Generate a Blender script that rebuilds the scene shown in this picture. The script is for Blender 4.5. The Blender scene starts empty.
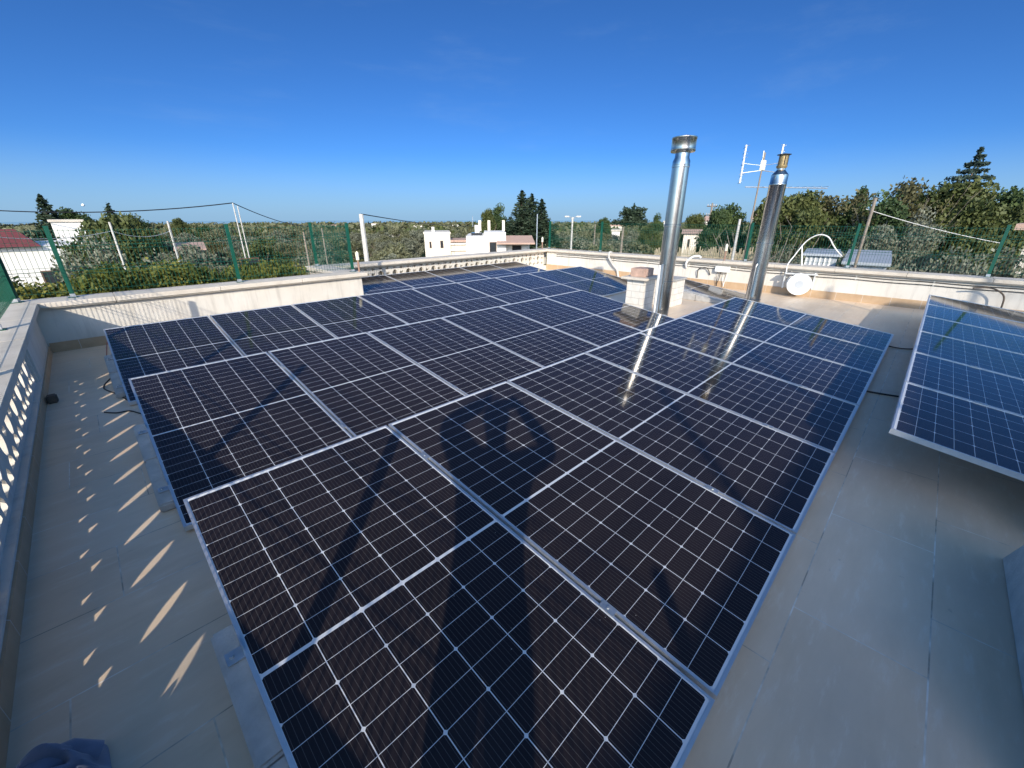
import bpy, bmesh, math, random
import numpy as np
from mathutils import Vector, Matrix

R = math.radians
sc = bpy.context.scene
col = sc.collection

# ------------------------------------------------------------------ camera
CAM = Vector((0, 0, 1.7))
YAW, PITCH, FPX = 0.783, 0.387, 409.0
cam_d = bpy.data.cameras.new('camera')
cam_d.sensor_width = 36.0
cam_d.lens = 36.0 * FPX / 1024.0
cam_d.clip_start = 0.03
cam_d.clip_end = 20000
cam = bpy.data.objects.new('camera', cam_d)
cam.location = CAM
cam.rotation_euler = (math.pi / 2 - PITCH, 0.0, YAW - math.pi / 2)
col.objects.link(cam)
sc.camera = cam

# ------------------------------------------------------------------ light
SUN_EL = R(24.0)
world = bpy.data.worlds.new('World')
sc.world = world
world.use_nodes = True
wn = world.node_tree
wn.nodes.clear()
sky = wn.nodes.new('ShaderNodeTexSky')
sky.sky_type = 'NISHITA'
sky.sun_disc = False
sky.sun_elevation = SUN_EL
sky.sun_rotation = R(225.0)
sky.air_density = 0.62
sky.dust_density = 0.6
sky.ozone_density = 10.0
bg = wn.nodes.new('ShaderNodeBackground')
bg.inputs['Strength'].default_value = 0.10
wo = wn.nodes.new('ShaderNodeOutputWorld')
hs = wn.nodes.new('ShaderNodeHueSaturation')
hs.inputs['Saturation'].default_value = 1.04
wn.links.new(sky.outputs[0], hs.inputs['Color'])
# added warm boost of the sky behind the camera, brightens the shaded floor
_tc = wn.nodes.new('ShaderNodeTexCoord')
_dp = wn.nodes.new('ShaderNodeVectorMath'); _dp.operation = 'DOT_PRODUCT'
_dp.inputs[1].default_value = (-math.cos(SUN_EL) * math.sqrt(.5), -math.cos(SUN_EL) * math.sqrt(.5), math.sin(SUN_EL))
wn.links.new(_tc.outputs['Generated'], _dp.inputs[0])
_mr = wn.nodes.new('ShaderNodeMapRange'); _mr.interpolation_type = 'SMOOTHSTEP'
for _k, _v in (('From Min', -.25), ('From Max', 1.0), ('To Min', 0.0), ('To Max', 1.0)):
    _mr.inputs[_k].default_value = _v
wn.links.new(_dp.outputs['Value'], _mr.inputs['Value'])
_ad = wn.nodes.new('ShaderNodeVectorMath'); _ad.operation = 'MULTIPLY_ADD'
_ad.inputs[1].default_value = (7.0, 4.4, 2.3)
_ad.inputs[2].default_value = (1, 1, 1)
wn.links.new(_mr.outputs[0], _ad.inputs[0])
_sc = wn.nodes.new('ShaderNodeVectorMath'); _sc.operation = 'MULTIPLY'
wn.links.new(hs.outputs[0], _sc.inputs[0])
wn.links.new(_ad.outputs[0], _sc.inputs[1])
# pale haze low over the horizon, a few faint wisps of cirrus high up
_sx = wn.nodes.new('ShaderNodeSeparateXYZ')
wn.links.new(_tc.outputs['Generated'], _sx.inputs[0])
_hz = wn.nodes.new('ShaderNodeMapRange'); _hz.interpolation_type = 'SMOOTHSTEP'
for _k, _v in (('From Min', -.01), ('From Max', .13), ('To Min', .72), ('To Max', 0.0)):
    _hz.inputs[_k].default_value = _v
wn.links.new(_sx.outputs[2], _hz.inputs['Value'])
_mh = wn.nodes.new('ShaderNodeMix'); _mh.data_type = 'RGBA'
_mh.inputs[7].default_value = (2.5, 4.1, 5.7, 1)
wn.links.new(_hz.outputs[0], _mh.inputs[0])
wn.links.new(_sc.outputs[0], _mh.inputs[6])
_mp = wn.nodes.new('ShaderNodeMapping')
_mp.inputs['Rotation'].default_value = (0, .15, .5)
_mp.inputs['Scale'].default_value = (2.2, 5.0, 16.0)
wn.links.new(_tc.outputs['Generated'], _mp.inputs['Vector'])
_nz = wn.nodes.new('ShaderNodeTexNoise')
_nz.inputs['Scale'].default_value = 1.1; _nz.inputs['Detail'].default_value = 9; _nz.inputs['Roughness'].default_value = .62
wn.links.new(_mp.outputs[0], _nz.inputs['Vector'])
_cr = wn.nodes.new('ShaderNodeMapRange'); _cr.interpolation_type = 'SMOOTHSTEP'
for _k, _v in (('From Min', .52), ('From Max', .82), ('To Min', 0.0), ('To Max', .085)):
    _cr.inputs[_k].default_value = _v
wn.links.new(_nz.outputs['Fac'], _cr.inputs['Value'])
_mc = wn.nodes.new('ShaderNodeMix'); _mc.data_type = 'RGBA'
_mc.inputs[7].default_value = (3.0, 4.2, 5.6, 1)
wn.links.new(_cr.outputs[0], _mc.inputs[0])
wn.links.new(_mh.outputs[2], _mc.inputs[6])
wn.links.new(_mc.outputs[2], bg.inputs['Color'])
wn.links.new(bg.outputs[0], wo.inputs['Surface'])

sun_d = bpy.data.lights.new('sun', 'SUN')
sun_d.energy = 3.7
sun_d.angle = R(0.55)
sun_d.color = (1.0, 0.91, 0.77)
sun = bpy.data.objects.new('sun', sun_d)
sun_dir = Vector((-math.cos(SUN_EL) * math.sqrt(.5), -math.cos(SUN_EL) * math.sqrt(.5), math.sin(SUN_EL)))
sun.rotation_euler = sun_dir.to_track_quat('Z', 'Y').to_euler()
sun.location = (-20, -20, 30)
col.objects.link(sun)

sc.view_settings.view_transform = 'Standard'
sc.view_settings.look = 'None'
sc.view_settings.gamma = 1.0
sc.view_settings.use_curve_mapping = False
sc.view_settings.exposure = 0.45
sc.cycles.max_bounces = 8
sc.cycles.transparent_max_bounces = 8

HAZE = 0.0
GZ = -4.5            # level of the land round the house


def ground(x, y):
    d = math.hypot(x, y)
    return GZ - 0.012 * max(0.0, d - 60.0) + 0.35 * math.sin(x * .021 + 1.3) * math.sin(y * .017) * min(1, d / 80)


# viewing ray of a spot in the photograph -> a point at horizontal distance D
_fh = Vector((math.cos(YAW), math.sin(YAW), 0)); _rt = Vector((math.sin(YAW), -math.cos(YAW), 0)); _z = Vector((0, 0, 1))
_fw = _fh * math.cos(PITCH) - _z * math.sin(PITCH)
_up = _fh * math.sin(PITCH) + _z * math.cos(PITCH)


def at(px, py, D):
    d = _fw * FPX + _rt * (px - 512) + _up * (384 - py)
    return CAM + d * (D / math.hypot(d.x, d.y))


def base(px, D):
    p = at(px, 230, D)
    return Vector((p.x, p.y, ground(p.x, p.y)))


# ------------------------------------------------------------------ materials
def new_mat(name):
    m = bpy.data.materials.new(name)
    m.use_nodes = True
    n = m.node_tree.nodes
    n.clear()
    out = n.new('ShaderNodeOutputMaterial')
    b = n.new('ShaderNodeBsdfPrincipled')
    m.node_tree.links.new(b.outputs[0], out.inputs['Surface'])
    return m, m.node_tree, b


def ramp(nt, src, stops):
    r = nt.nodes.new('ShaderNodeValToRGB')
    e = r.color_ramp.elements
    while len(e) < len(stops):
        e.new(0.5)
    for k, (p, c) in enumerate(stops):
        e[k].position = p
        e[k].color = (*c, 1)
    nt.links.new(src, r.inputs['Fac'])
    return r.outputs['Color']


def noise(nt, scale, detail=6, rough=.6, coord='Object', vec=None):
    t = nt.nodes.new('ShaderNodeTexNoise')
    t.inputs['Scale'].default_value = scale
    t.inputs['Detail'].default_value = detail
    t.inputs['Roughness'].default_value = rough
    if vec is None:
        tc = nt.nodes.new('ShaderNodeTexCoord')
        vec = tc.outputs[coord]
    nt.links.new(vec, t.inputs['Vector'])
    return t


def geom_pos(nt):
    return nt.nodes.new('ShaderNodeNewGeometry').outputs['Position']


def mix(nt, a, b, fac, mode='MIX'):
    m = nt.nodes.new('ShaderNodeMix')
    m.data_type = 'RGBA'
    m.blend_type = mode
    for s, v in ((m.inputs[6], a), (m.inputs[7], b)):
        if isinstance(v, tuple):
            s.default_value = (*v, 1)
        else:
            nt.links.new(v, s)
    if isinstance(fac, (int, float)):
        m.inputs[0].default_value = fac
    else:
        nt.links.new(fac, m.inputs[0])
    return m.outputs[2]


def math_n(nt, op, a, b=None, c=None):
    m = nt.nodes.new('ShaderNodeMath')
    m.operation = op
    for k, v in enumerate((a, b, c)):
        if v is None:
            continue
        if isinstance(v, (int, float)):
            m.inputs[k].default_value = v
        else:
            nt.links.new(v, m.inputs[k])
    return m.outputs[0]


def bump(nt, b, h, strength=.3, dist=.01):
    n = nt.nodes.new('ShaderNodeBump')
    n.inputs['Strength'].default_value = strength
    n.inputs['Distance'].default_value = dist
    nt.links.new(h, n.inputs['Height'])
    nt.links.new(n.outputs[0], b.inputs['Normal'])


def plain(name, c, rough=.5, metal=0.0, var=.12, scale=8, bumpy=0.0, spec=None, world=False):
    m, nt, b = new_mat(name)
    n = noise(nt, scale, vec=geom_pos(nt) if world else None)
    lo = tuple(v * (1 - var) for v in c)
    hi = tuple(min(1, v * (1 + var)) for v in c)
    nt.links.new(ramp(nt, n.outputs['Fac'], [(.3, lo), (.7, hi)]), b.inputs['Base Color'])
    b.inputs['Roughness'].default_value = rough
    b.inputs['Metallic'].default_value = metal
    if spec is not None:
        b.inputs['Specular IOR Level'].default_value = spec
    if bumpy:
        n2 = noise(nt, scale * 6, vec=geom_pos(nt) if world else None)
        bump(nt, b, n2.outputs['Fac'], bumpy, .01)
    return m


M = {}
M['alu'] = plain('anodised_aluminium', (.72, .73, .74), .38, .75, .04, 30)
M['galv'] = plain('galvanised_steel', (.55, .57, .58), .45, .8, .15, 12)
M['pale_concrete'] = plain('pale_concrete', (.62, .585, .52), .9, 0, .14, 9, .35, world=True)
M['concrete'] = plain('ballast_concrete', (.42, .41, .39), .9, 0, .18, 9, .35, world=True)
M['white_plaster'] = None
M['pvc'] = plain('white_pvc', (.78, .77, .73), .4, 0, .05, 6)
M['pvc_cream'] = plain('cream_pvc', (.74, .70, .55), .45, 0, .06, 6)
M['brown'] = plain('brown_pipe', (.28, .17, .12), .6, 0, .15, 12)
M['black_rubber'] = plain('black_cable', (.012, .012, .013), .5, 0, .2, 20)
M['red_cable'] = plain('red_cable', (.30, .03, .03), .5, 0, .2, 20)
M['green_paint'] = plain('green_fence_paint', (.004, .075, .046), .4, 0, .12, 10)
M['terracotta'] = plain('terracotta', (.46, .31, .24), .85, 0, .22, 14, .3)
M['red_roof'] = plain('red_roof', (.20, .045, .04), .8, 0, .25, 3, .2)
M['house_white'] = plain('whitewashed_wall', (.78, .75, .69), .85, 0, .05, 1.2)
M['house_cream'] = plain('cream_wall', (.68, .62, .52), .85, 0, .10, .8)
M['dark_window'] = plain('dark_window_glass', (.03, .035, .04), .15, 0, .2, 3)
M['wood_shutter'] = plain('brown_shutter', (.14, .08, .05), .7, 0, .2, 6)
M['pole_concrete'] = plain('pole_concrete', (.50, .48, .44), .9, 0, .12, 2)
M['grey_metal'] = plain('grey_sheet_metal', (.42, .45, .48), .5, .3, .12, 1.5)
M['bark'] = plain('bark', (.11, .085, .065), .95, 0, .3, 6, .4)
M['bark_pale'] = plain('pale_bark', (.24, .20, .16), .95, 0, .25, 6, .4)
M['copper'] = plain('weathered_copper', (.36, .27, .13), .5, .5, .3, 8)
M['soot'] = plain('sooty_metal', (.05, .05, .05), .5, .6, .3, 10)
M['reed'] = plain('dry_reed', (.36, .30, .20), .9, 0, .3, 5)
M['moon'] = plain('moon_rock', (.85, .85, .82), .9, 0, .15, .4)


def mk_plaster():
    m, nt, b = new_mat('white_plaster')
    p = geom_pos(nt)
    n1 = noise(nt, 1.1, 8, .65, vec=p)
    n2 = noise(nt, 14, 4, .6, vec=p)
    c = ramp(nt, n1.outputs['Fac'], [(.25, (.58, .53, .45)), (.5, (.66, .62, .55)), (.75, (.70, .665, .60))])
    # vertical dribbles of dirt
    mp = nt.nodes.new('ShaderNodeMapping')
    mp.inputs['Scale'].default_value = (5, 5, .5)
    nt.links.new(p, mp.inputs['Vector'])
    n3 = noise(nt, 2.2, 6, .7, vec=mp.outputs[0])
    f = math_n(nt, 'MULTIPLY', ramp(nt, n3.outputs['Fac'], [(.50, (0, 0, 0)), (.74, (1, 1, 1))]), .6)
    c = mix(nt, c, (.42, .385, .33), f)
    nt.links.new(c, b.inputs['Base Color'])
    b.inputs['Roughness'].default_value = .92
    bump(nt, b, n2.outputs['Fac'], .25, .006)
    return m


def mk_coping():
    m, nt, b = new_mat('coping_stone')
    p = geom_pos(nt)
    n1 = noise(nt, 2.5, 8, .7, vec=p)
    n2 = noise(nt, 40, 4, .6, vec=p)
    c = ramp(nt, n1.outputs['Fac'], [(.25, (.48, .42, .34)), (.5, (.62, .555, .46)), (.8, (.70, .63, .54))])
    c = mix(nt, c, (.30, .26, .22), math_n(nt, 'MULTIPLY', ramp(nt, n2.outputs['Fac'], [(.6, (0, 0, 0)), (.7, (1, 1, 1))]), .5))
    nt.links.new(c, b.inputs['Base Color'])
    b.inputs['Roughness'].default_value = .8
    bump(nt, b, n2.outputs['Fac'], .2, .004)
    return m


def mk_tile():
    m, nt, b = new_mat('terrace_tile')
    p = geom_pos(nt)
    sx = nt.nodes.new('ShaderNodeSeparateXYZ')
    nt.links.new(p, sx.inputs[0])
    X, Y = sx.outputs[0], sx.outputs[1]
    T, TL = .463, .926
    rowf = math_n(nt, 'DIVIDE', math_n(nt, 'SUBTRACT', Y, .04 - 10 * T), T)
    rowi = math_n(nt, 'FLOOR', rowf)
    fr = math_n(nt, 'FRACT', rowf)
    dy = math_n(nt, 'MULTIPLY', math_n(nt, 'MINIMUM', fr, math_n(nt, 'SUBTRACT', 1.0, fr)), T)
    off = math_n(nt, 'MULTIPLY', rowi, .40)
    cf = math_n(nt, 'ADD', math_n(nt, 'DIVIDE', math_n(nt, 'ADD', X, 9.56), TL), off)
    fc = math_n(nt, 'FRACT', cf)
    dx = math_n(nt, 'MULTIPLY', math_n(nt, 'MINIMUM', fc, math_n(nt, 'SUBTRACT', 1.0, fc)), TL)
    d = math_n(nt, 'MINIMUM', dx, dy)
    g = math_n(nt, 'LESS_THAN', d, .0028)
    # one tone per tile
    wn_ = nt.nodes.new('ShaderNodeTexWhiteNoise')
    wn_.noise_dimensions = '2D'
    cv = nt.nodes.new('ShaderNodeCombineXYZ')
    nt.links.new(math_n(nt, 'FLOOR', cf), cv.inputs[0])
    nt.links.new(rowi, cv.inputs[1])
    nt.links.new(cv.outputs[0], wn_.inputs['Vector'])
    mp = nt.nodes.new('ShaderNodeMapping')
    mp.inputs['Rotation'].default_value = (0, 0, .5)
    mp.inputs['Scale'].default_value = (1.2, 5.5, 1)
    nt.links.new(p, mp.inputs['Vector'])
    n1 = noise(nt, 1.6, 8, .65, vec=mp.outputs[0])
    n2 = noise(nt, 1.0, 5, .6, vec=p)
    n3 = noise(nt, 60, 3, .6, vec=p)
    c = ramp(nt, n1.outputs['Fac'], [(.25, (.66, .50, .34)), (.45, (.74, .57, .40)), (.6, (.77, .60, .43)), (.8, (.80, .645, .48))])
    c = mix(nt, c, (.48, .40, .31), math_n(nt, 'MULTIPLY', ramp(nt, n2.outputs['Fac'], [(.42, (0, 0, 0)), (.72, (1, 1, 1))]), .5))
    c = mix(nt, c, (.76, .67, .55), math_n(nt, 'MULTIPLY', wn_.outputs['Value'], .25))
    n5 = noise(nt, 3.2, 7, .72, vec=mp.outputs[0])
    c = mix(nt, c, (.80, .73, .63), math_n(nt, 'MULTIPLY', ramp(nt, n5.outputs['Fac'], [(.55, (0, 0, 0)), (.70, (1, 1, 1))]), .45))
    n4 = noise(nt, 9, 6, .7, vec=p)
    c = mix(nt, c, (.20, .16, .12), math_n(nt, 'MULTIPLY', ramp(nt, n4.outputs['Fac'], [(.66, (0, 0, 0)), (.76, (1, 1, 1))]), .55))
    gn = noise(nt, 3, 4, .7, vec=p)
    gc = ramp(nt, gn.outputs['Fac'], [(.4, (.30, .25, .19)), (.6, (.86, .81, .74))])
    c = mix(nt, c, gc, math_n(nt, 'MULTIPLY', g, .85))
    nt.links.new(c, b.inputs['Base Color'])
    b.inputs['Roughness'].default_value = .42
    b.inputs['Specular IOR Level'].default_value = .5
    h = math_n(nt, 'SUBTRACT', math_n(nt, 'MULTIPLY', n3.outputs['Fac'], .3), g)
    bump(nt, b, h, .25, .003)
    return m


def mk_skirting():
    m, nt, b = new_mat('skirting_tile')
    p = geom_pos(nt)
    sx = nt.nodes.new('ShaderNodeSeparateXYZ')
    nt.links.new(p, sx.inputs[0])
    s = math_n(nt, 'ADD', sx.outputs[0], sx.outputs[1])
    fr = math_n(nt, 'FRACT', math_n(nt, 'DIVIDE', math_n(nt, 'ADD', s, 20), .463))
    g = math_n(nt, 'LESS_THAN', fr, .012)
    n1 = noise(nt, 5, 6, .65, vec=p)
    c = ramp(nt, n1.outputs['Fac'], [(.3, (.42, .28, .16)), (.7, (.52, .37, .23))])
    c = mix(nt, c, (.6, .55, .48), g)
    nt.links.new(c, b.inputs['Base Color'])
    b.inputs['Roughness'].default_value = .5
    return m


def mk_steel():
    m, nt, b = new_mat('stainless_steel')
    tc = nt.nodes.new('ShaderNodeTexCoord')
    mp = nt.nodes.new('ShaderNodeMapping')
    mp.inputs['Scale'].default_value = (60, 60, 1.5)
    nt.links.new(tc.outputs['Object'], mp.inputs['Vector'])
    n = noise(nt, 2, 5, .6, vec=mp.outputs[0])
    n2 = noise(nt, 3, 6, .65)
    c = ramp(nt, n2.outputs['Fac'], [(.3, (.50, .48, .45)), (.7, (.64, .62, .59))])
    nt.links.new(c, b.inputs['Base Color'])
    b.inputs['Metallic'].default_value = 1
    nt.links.new(ramp(nt, n.outputs['Fac'], [(.3, (.18, .18, .18)), (.7, (.28, .28, .28))]), b.inputs['Roughness'])
    bump(nt, b, n2.outputs['Fac'], .05, .01)
    return m


def mk_cells():
    """glass laminate of a half-cut module; UV is in metres (u across, v along)."""
    m, nt, b = new_mat('solar_glass')
    uv = nt.nodes.new('ShaderNodeUVMap')
    s = nt.nodes.new('ShaderNodeSeparateXYZ')
    nt.links.new(uv.outputs[0], s.inputs[0])
    u, v = s.outputs[0], s.outputs[1]
    W, L = 1.134, 2.256
    pc = (W - .0296) / 6
    du = math_n(nt, 'SUBTRACT', u, .0148)
    fu = math_n(nt, 'FRACT', math_n(nt, 'DIVIDE', math_n(nt, 'ADD', du, pc * 4), pc))
    dcol = math_n(nt, 'MULTIPLY', math_n(nt, 'MINIMUM', fu, math_n(nt, 'SUBTRACT', 1.0, fu)), pc)
    vv = math_n(nt, 'SUBTRACT', math_n(nt, 'ABSOLUTE', math_n(nt, 'SUBTRACT', v, L / 2)), .0065)
    pr = (L / 2 - .0065 - .024) / 12
    f1 = math_n(nt, 'FRACT', math_n(nt, 'DIVIDE', math_n(nt, 'ADD', vv, pr * 4), pr))
    drow = math_n(nt, 'MULTIPLY', math_n(nt, 'MINIMUM', f1, math_n(nt, 'SUBTRACT', 1.0, f1)), pr)
    f2 = math_n(nt, 'FRACT', math_n(nt, 'DIVIDE', math_n(nt, 'ADD', vv, pr * 4), pr * 2))
    drow2 = math_n(nt, 'MULTIPLY', math_n(nt, 'MINIMUM', f2, math_n(nt, 'SUBTRACT', 1.0, f2)), pr * 2)
    line = math_n(nt, 'LESS_THAN', dcol, .0017)
    line = math_n(nt, 'MAXIMUM', line, math_n(nt, 'LESS_THAN', drow, .0010))
    line = math_n(nt, 'MAXIMUM', line, math_n(nt, 'LESS_THAN', math_n(nt, 'ADD', dcol, drow2), .0095))
    line = math_n(nt, 'MAXIMUM', line, math_n(nt, 'LESS_THAN', vv, 0.0))
    line = math_n(nt, 'MAXIMUM', line, math_n(nt, 'GREATER_THAN', vv, pr * 12 - .0005))
    line = math_n(nt, 'MAXIMUM', line, math_n(nt, 'LESS_THAN', du, .0005))
    line = math_n(nt, 'MAXIMUM', line, math_n(nt, 'GREATER_THAN', du, pc * 6 - .0005))
    fb = math_n(nt, 'FRACT', math_n(nt, 'DIVIDE', math_n(nt, 'ADD', du, pc * 4), pc / 10))
    bb = math_n(nt, 'LESS_THAN', math_n(nt, 'ABSOLUTE', math_n(nt, 'SUBTRACT', fb, .5)), .030)
    # tone of each cell drifts slightly
    wv = nt.nodes.new('ShaderNodeTexWhiteNoise')
    wv.noise_dimensions = '3D'
    cv = nt.nodes.new('ShaderNodeCombineXYZ')
    nt.links.new(math_n(nt, 'FLOOR', math_n(nt, 'DIVIDE', du, pc)), cv.inputs[0])
    nt.links.new(math_n(nt, 'FLOOR', math_n(nt, 'DIVIDE', vv, pr * 2)), cv.inputs[1])
    oi = nt.nodes.new('ShaderNodeObjectInfo')
    nt.links.new(oi.outputs['Random'], cv.inputs[2])
    nt.links.new(cv.outputs[0], wv.inputs['Vector'])
    cell = mix(nt, (.017, .0135, .015), (.022, .017, .0185), wv.outputs['Value'])
    cell = mix(nt, cell, (.22, .21, .20), math_n(nt, 'MULTIPLY', bb, .38))
    c = mix(nt, cell, (.66, .67, .68), line)
    # a film of dust
    n = noise(nt, 2.5, 6, .7, vec=geom_pos(nt))
    c = mix(nt, c, (.30, .27, .23), math_n(nt, 'MULTIPLY', ramp(nt, n.outputs['Fac'], [(.45, (0, 0, 0)), (.8, (1, 1, 1))]), .008))
    vo = nt.nodes.new('ShaderNodeTexVoronoi')
    vo.inputs['Scale'].default_value = 9.0
    nt.links.new(geom_pos(nt), vo.inputs['Vector'])
    sp = math_n(nt, 'MULTIPLY', math_n(nt, 'LESS_THAN', vo.outputs['Distance'], .018), .55)
    c = mix(nt, c, (.62, .60, .55), sp)
    nt.links.new(c, b.inputs['Base Color'])
    b.inputs['Roughness'].default_value = .45
    b.inputs['Specular IOR Level'].default_value = .0
    b.inputs['Coat Weight'].default_value = 1.0
    b.inputs['Coat Roughness'].default_value = .07
    b.inputs['Coat IOR'].default_value = 1.36
    return m


def mk_leaf(name, c1, c2, c3, scale=.8):
    m, nt, b = new_mat(name)
    n = noise(nt, scale, 3, .6, vec=geom_pos(nt))
    n2 = noise(nt, 9, 2, .5, vec=geom_pos(nt))
    f = math_n(nt, 'ADD', math_n(nt, 'MULTIPLY', n.outputs['Fac'], .55), math_n(nt, 'MULTIPLY', n2.outputs['Fac'], .45))
    c = ramp(nt, f, [(.35, c1), (.5, c2), (.66, c3)])
    nt.links.new(c, b.inputs['Base Color'])
    b.inputs['Roughness'].default_value = .6
    b.inputs['Specular IOR Level'].default_value = .25
    tr = nt.nodes.new('ShaderNodeBsdfTranslucent')
    nt.links.new(c, tr.inputs['Color'])
    ms = nt.nodes.new('ShaderNodeMixShader')
    ms.inputs[0].default_value = .2
    out = [x for x in nt.nodes if x.type == 'OUTPUT_MATERIAL'][0]
    nt.links.new(b.outputs[0], ms.inputs[1])
    nt.links.new(tr.outputs[0], ms.inputs[2])
    nt.links.new(ms.outputs[0], out.inputs['Surface'])
    return m


def mk_ground():
    m, nt, b = new_mat('dry_grass_soil')
    p = geom_pos(nt)
    n1 = noise(nt, .05, 8, .65, vec=p)
    n2 = noise(nt, 1.2, 6, .7, vec=p)
    f = math_n(nt, 'ADD', math_n(nt, 'MULTIPLY', n1.outputs['Fac'], .6), math_n(nt, 'MULTIPLY', n2.outputs['Fac'], .4))
    c = ramp(nt, f, [(.35, (.055, .075, .022)), (.48, (.085, .095, .035)), (.58, (.15, .13, .065)), (.68, (.20, .15, .09))])
    nt.links.new(c, b.inputs['Base Color'])
    b.inputs['Roughness'].default_value = .95
    b.inputs['Specular IOR Level'].default_value = .1
    return m


def mk_sea():
    m, nt, b = new_mat('sea_water')
    n = noise(nt, .01, 4, .5, vec=geom_pos(nt))
    nt.links.new(ramp(nt, n.outputs['Fac'], [(.3, (.03, .08, .13)), (.7, (.04, .10, .15))]), b.inputs['Base Color'])
    b.inputs['Roughness'].default_value = .08
    return m


def mk_cloth(name, c):
    m, nt, b = new_mat(name)
    n = noise(nt, 9, 5, .6)
    n2 = noise(nt, 260, 2, .5)
    nt.links.new(ramp(nt, n.outputs['Fac'], [(.3, tuple(v * .75 for v in c)), (.7, tuple(v * 1.25 for v in c))]), b.inputs['Base Color'])
    b.inputs['Roughness'].default_value = .85
    b.inputs['Sheen Weight'].default_value = .3
    bump(nt, b, n2.outputs['Fac'], .2, .002)
    return m


M['white_plaster'] = mk_plaster()
M['coping'] = mk_coping()
M['tile'] = mk_tile()
M['skirting'] = mk_skirting()
M['steel'] = mk_steel()
M['cells'] = mk_cells()
M['soil'] = mk_ground()
M['sea'] = mk_sea()
M['navy'] = mk_cloth('navy_cloth', (.17, .195, .275))
M['denim'] = mk_cloth('denim', (.04, .06, .12))
M['jacket'] = mk_cloth('grey_cloth', (.12, .12, .13))
M['skin'] = plain('skin', (.50, .31, .22), .55, 0, .06, 10)
M['hair'] = plain('dark_hair', (.03, .022, .018), .6, 0, .2, 30)
M['olive_leaf'] = mk_leaf('olive_leaf', (0.072, 0.082, 0.041), (0.150, 0.154, 0.082), (0.246, 0.240, 0.144), 0.9)
M['silver_leaf'] = mk_leaf('silver_leaf', (0.063, 0.071, 0.046), (0.161, 0.170, 0.115), (0.287, 0.293, 0.224), 1.4)
M['dark_leaf'] = mk_leaf('dark_leaf', (0.022, 0.042, 0.018), (0.053, 0.087, 0.030), (0.113, 0.151, 0.049), .7)
M['green_leaf'] = mk_leaf('green_leaf', (0.033, 0.051, 0.017), (0.080, 0.098, 0.030), (0.140, 0.150, 0.051), 0.6)
M['hedge_leaf'] = mk_leaf('hedge_leaf', (.030, .048, .012), (.100, .118, .022), (.250, .220, .045), 1.6)
M['brown_leaf'] = mk_leaf('brown_leaf', (.048, .050, .022), (.105, .100, .045), (.165, .150, .072), .8)
M['pine_leaf'] = mk_leaf('pine_needle', (0.017, 0.032, 0.019), (0.038, 0.061, 0.035), (0.072, 0.096, 0.052), .5)
M['cedar_leaf'] = mk_leaf('cedar_needle', (0.020, 0.038, 0.032), (0.043, 0.070, 0.055), (0.080, 0.109, 0.080), .6)


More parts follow.
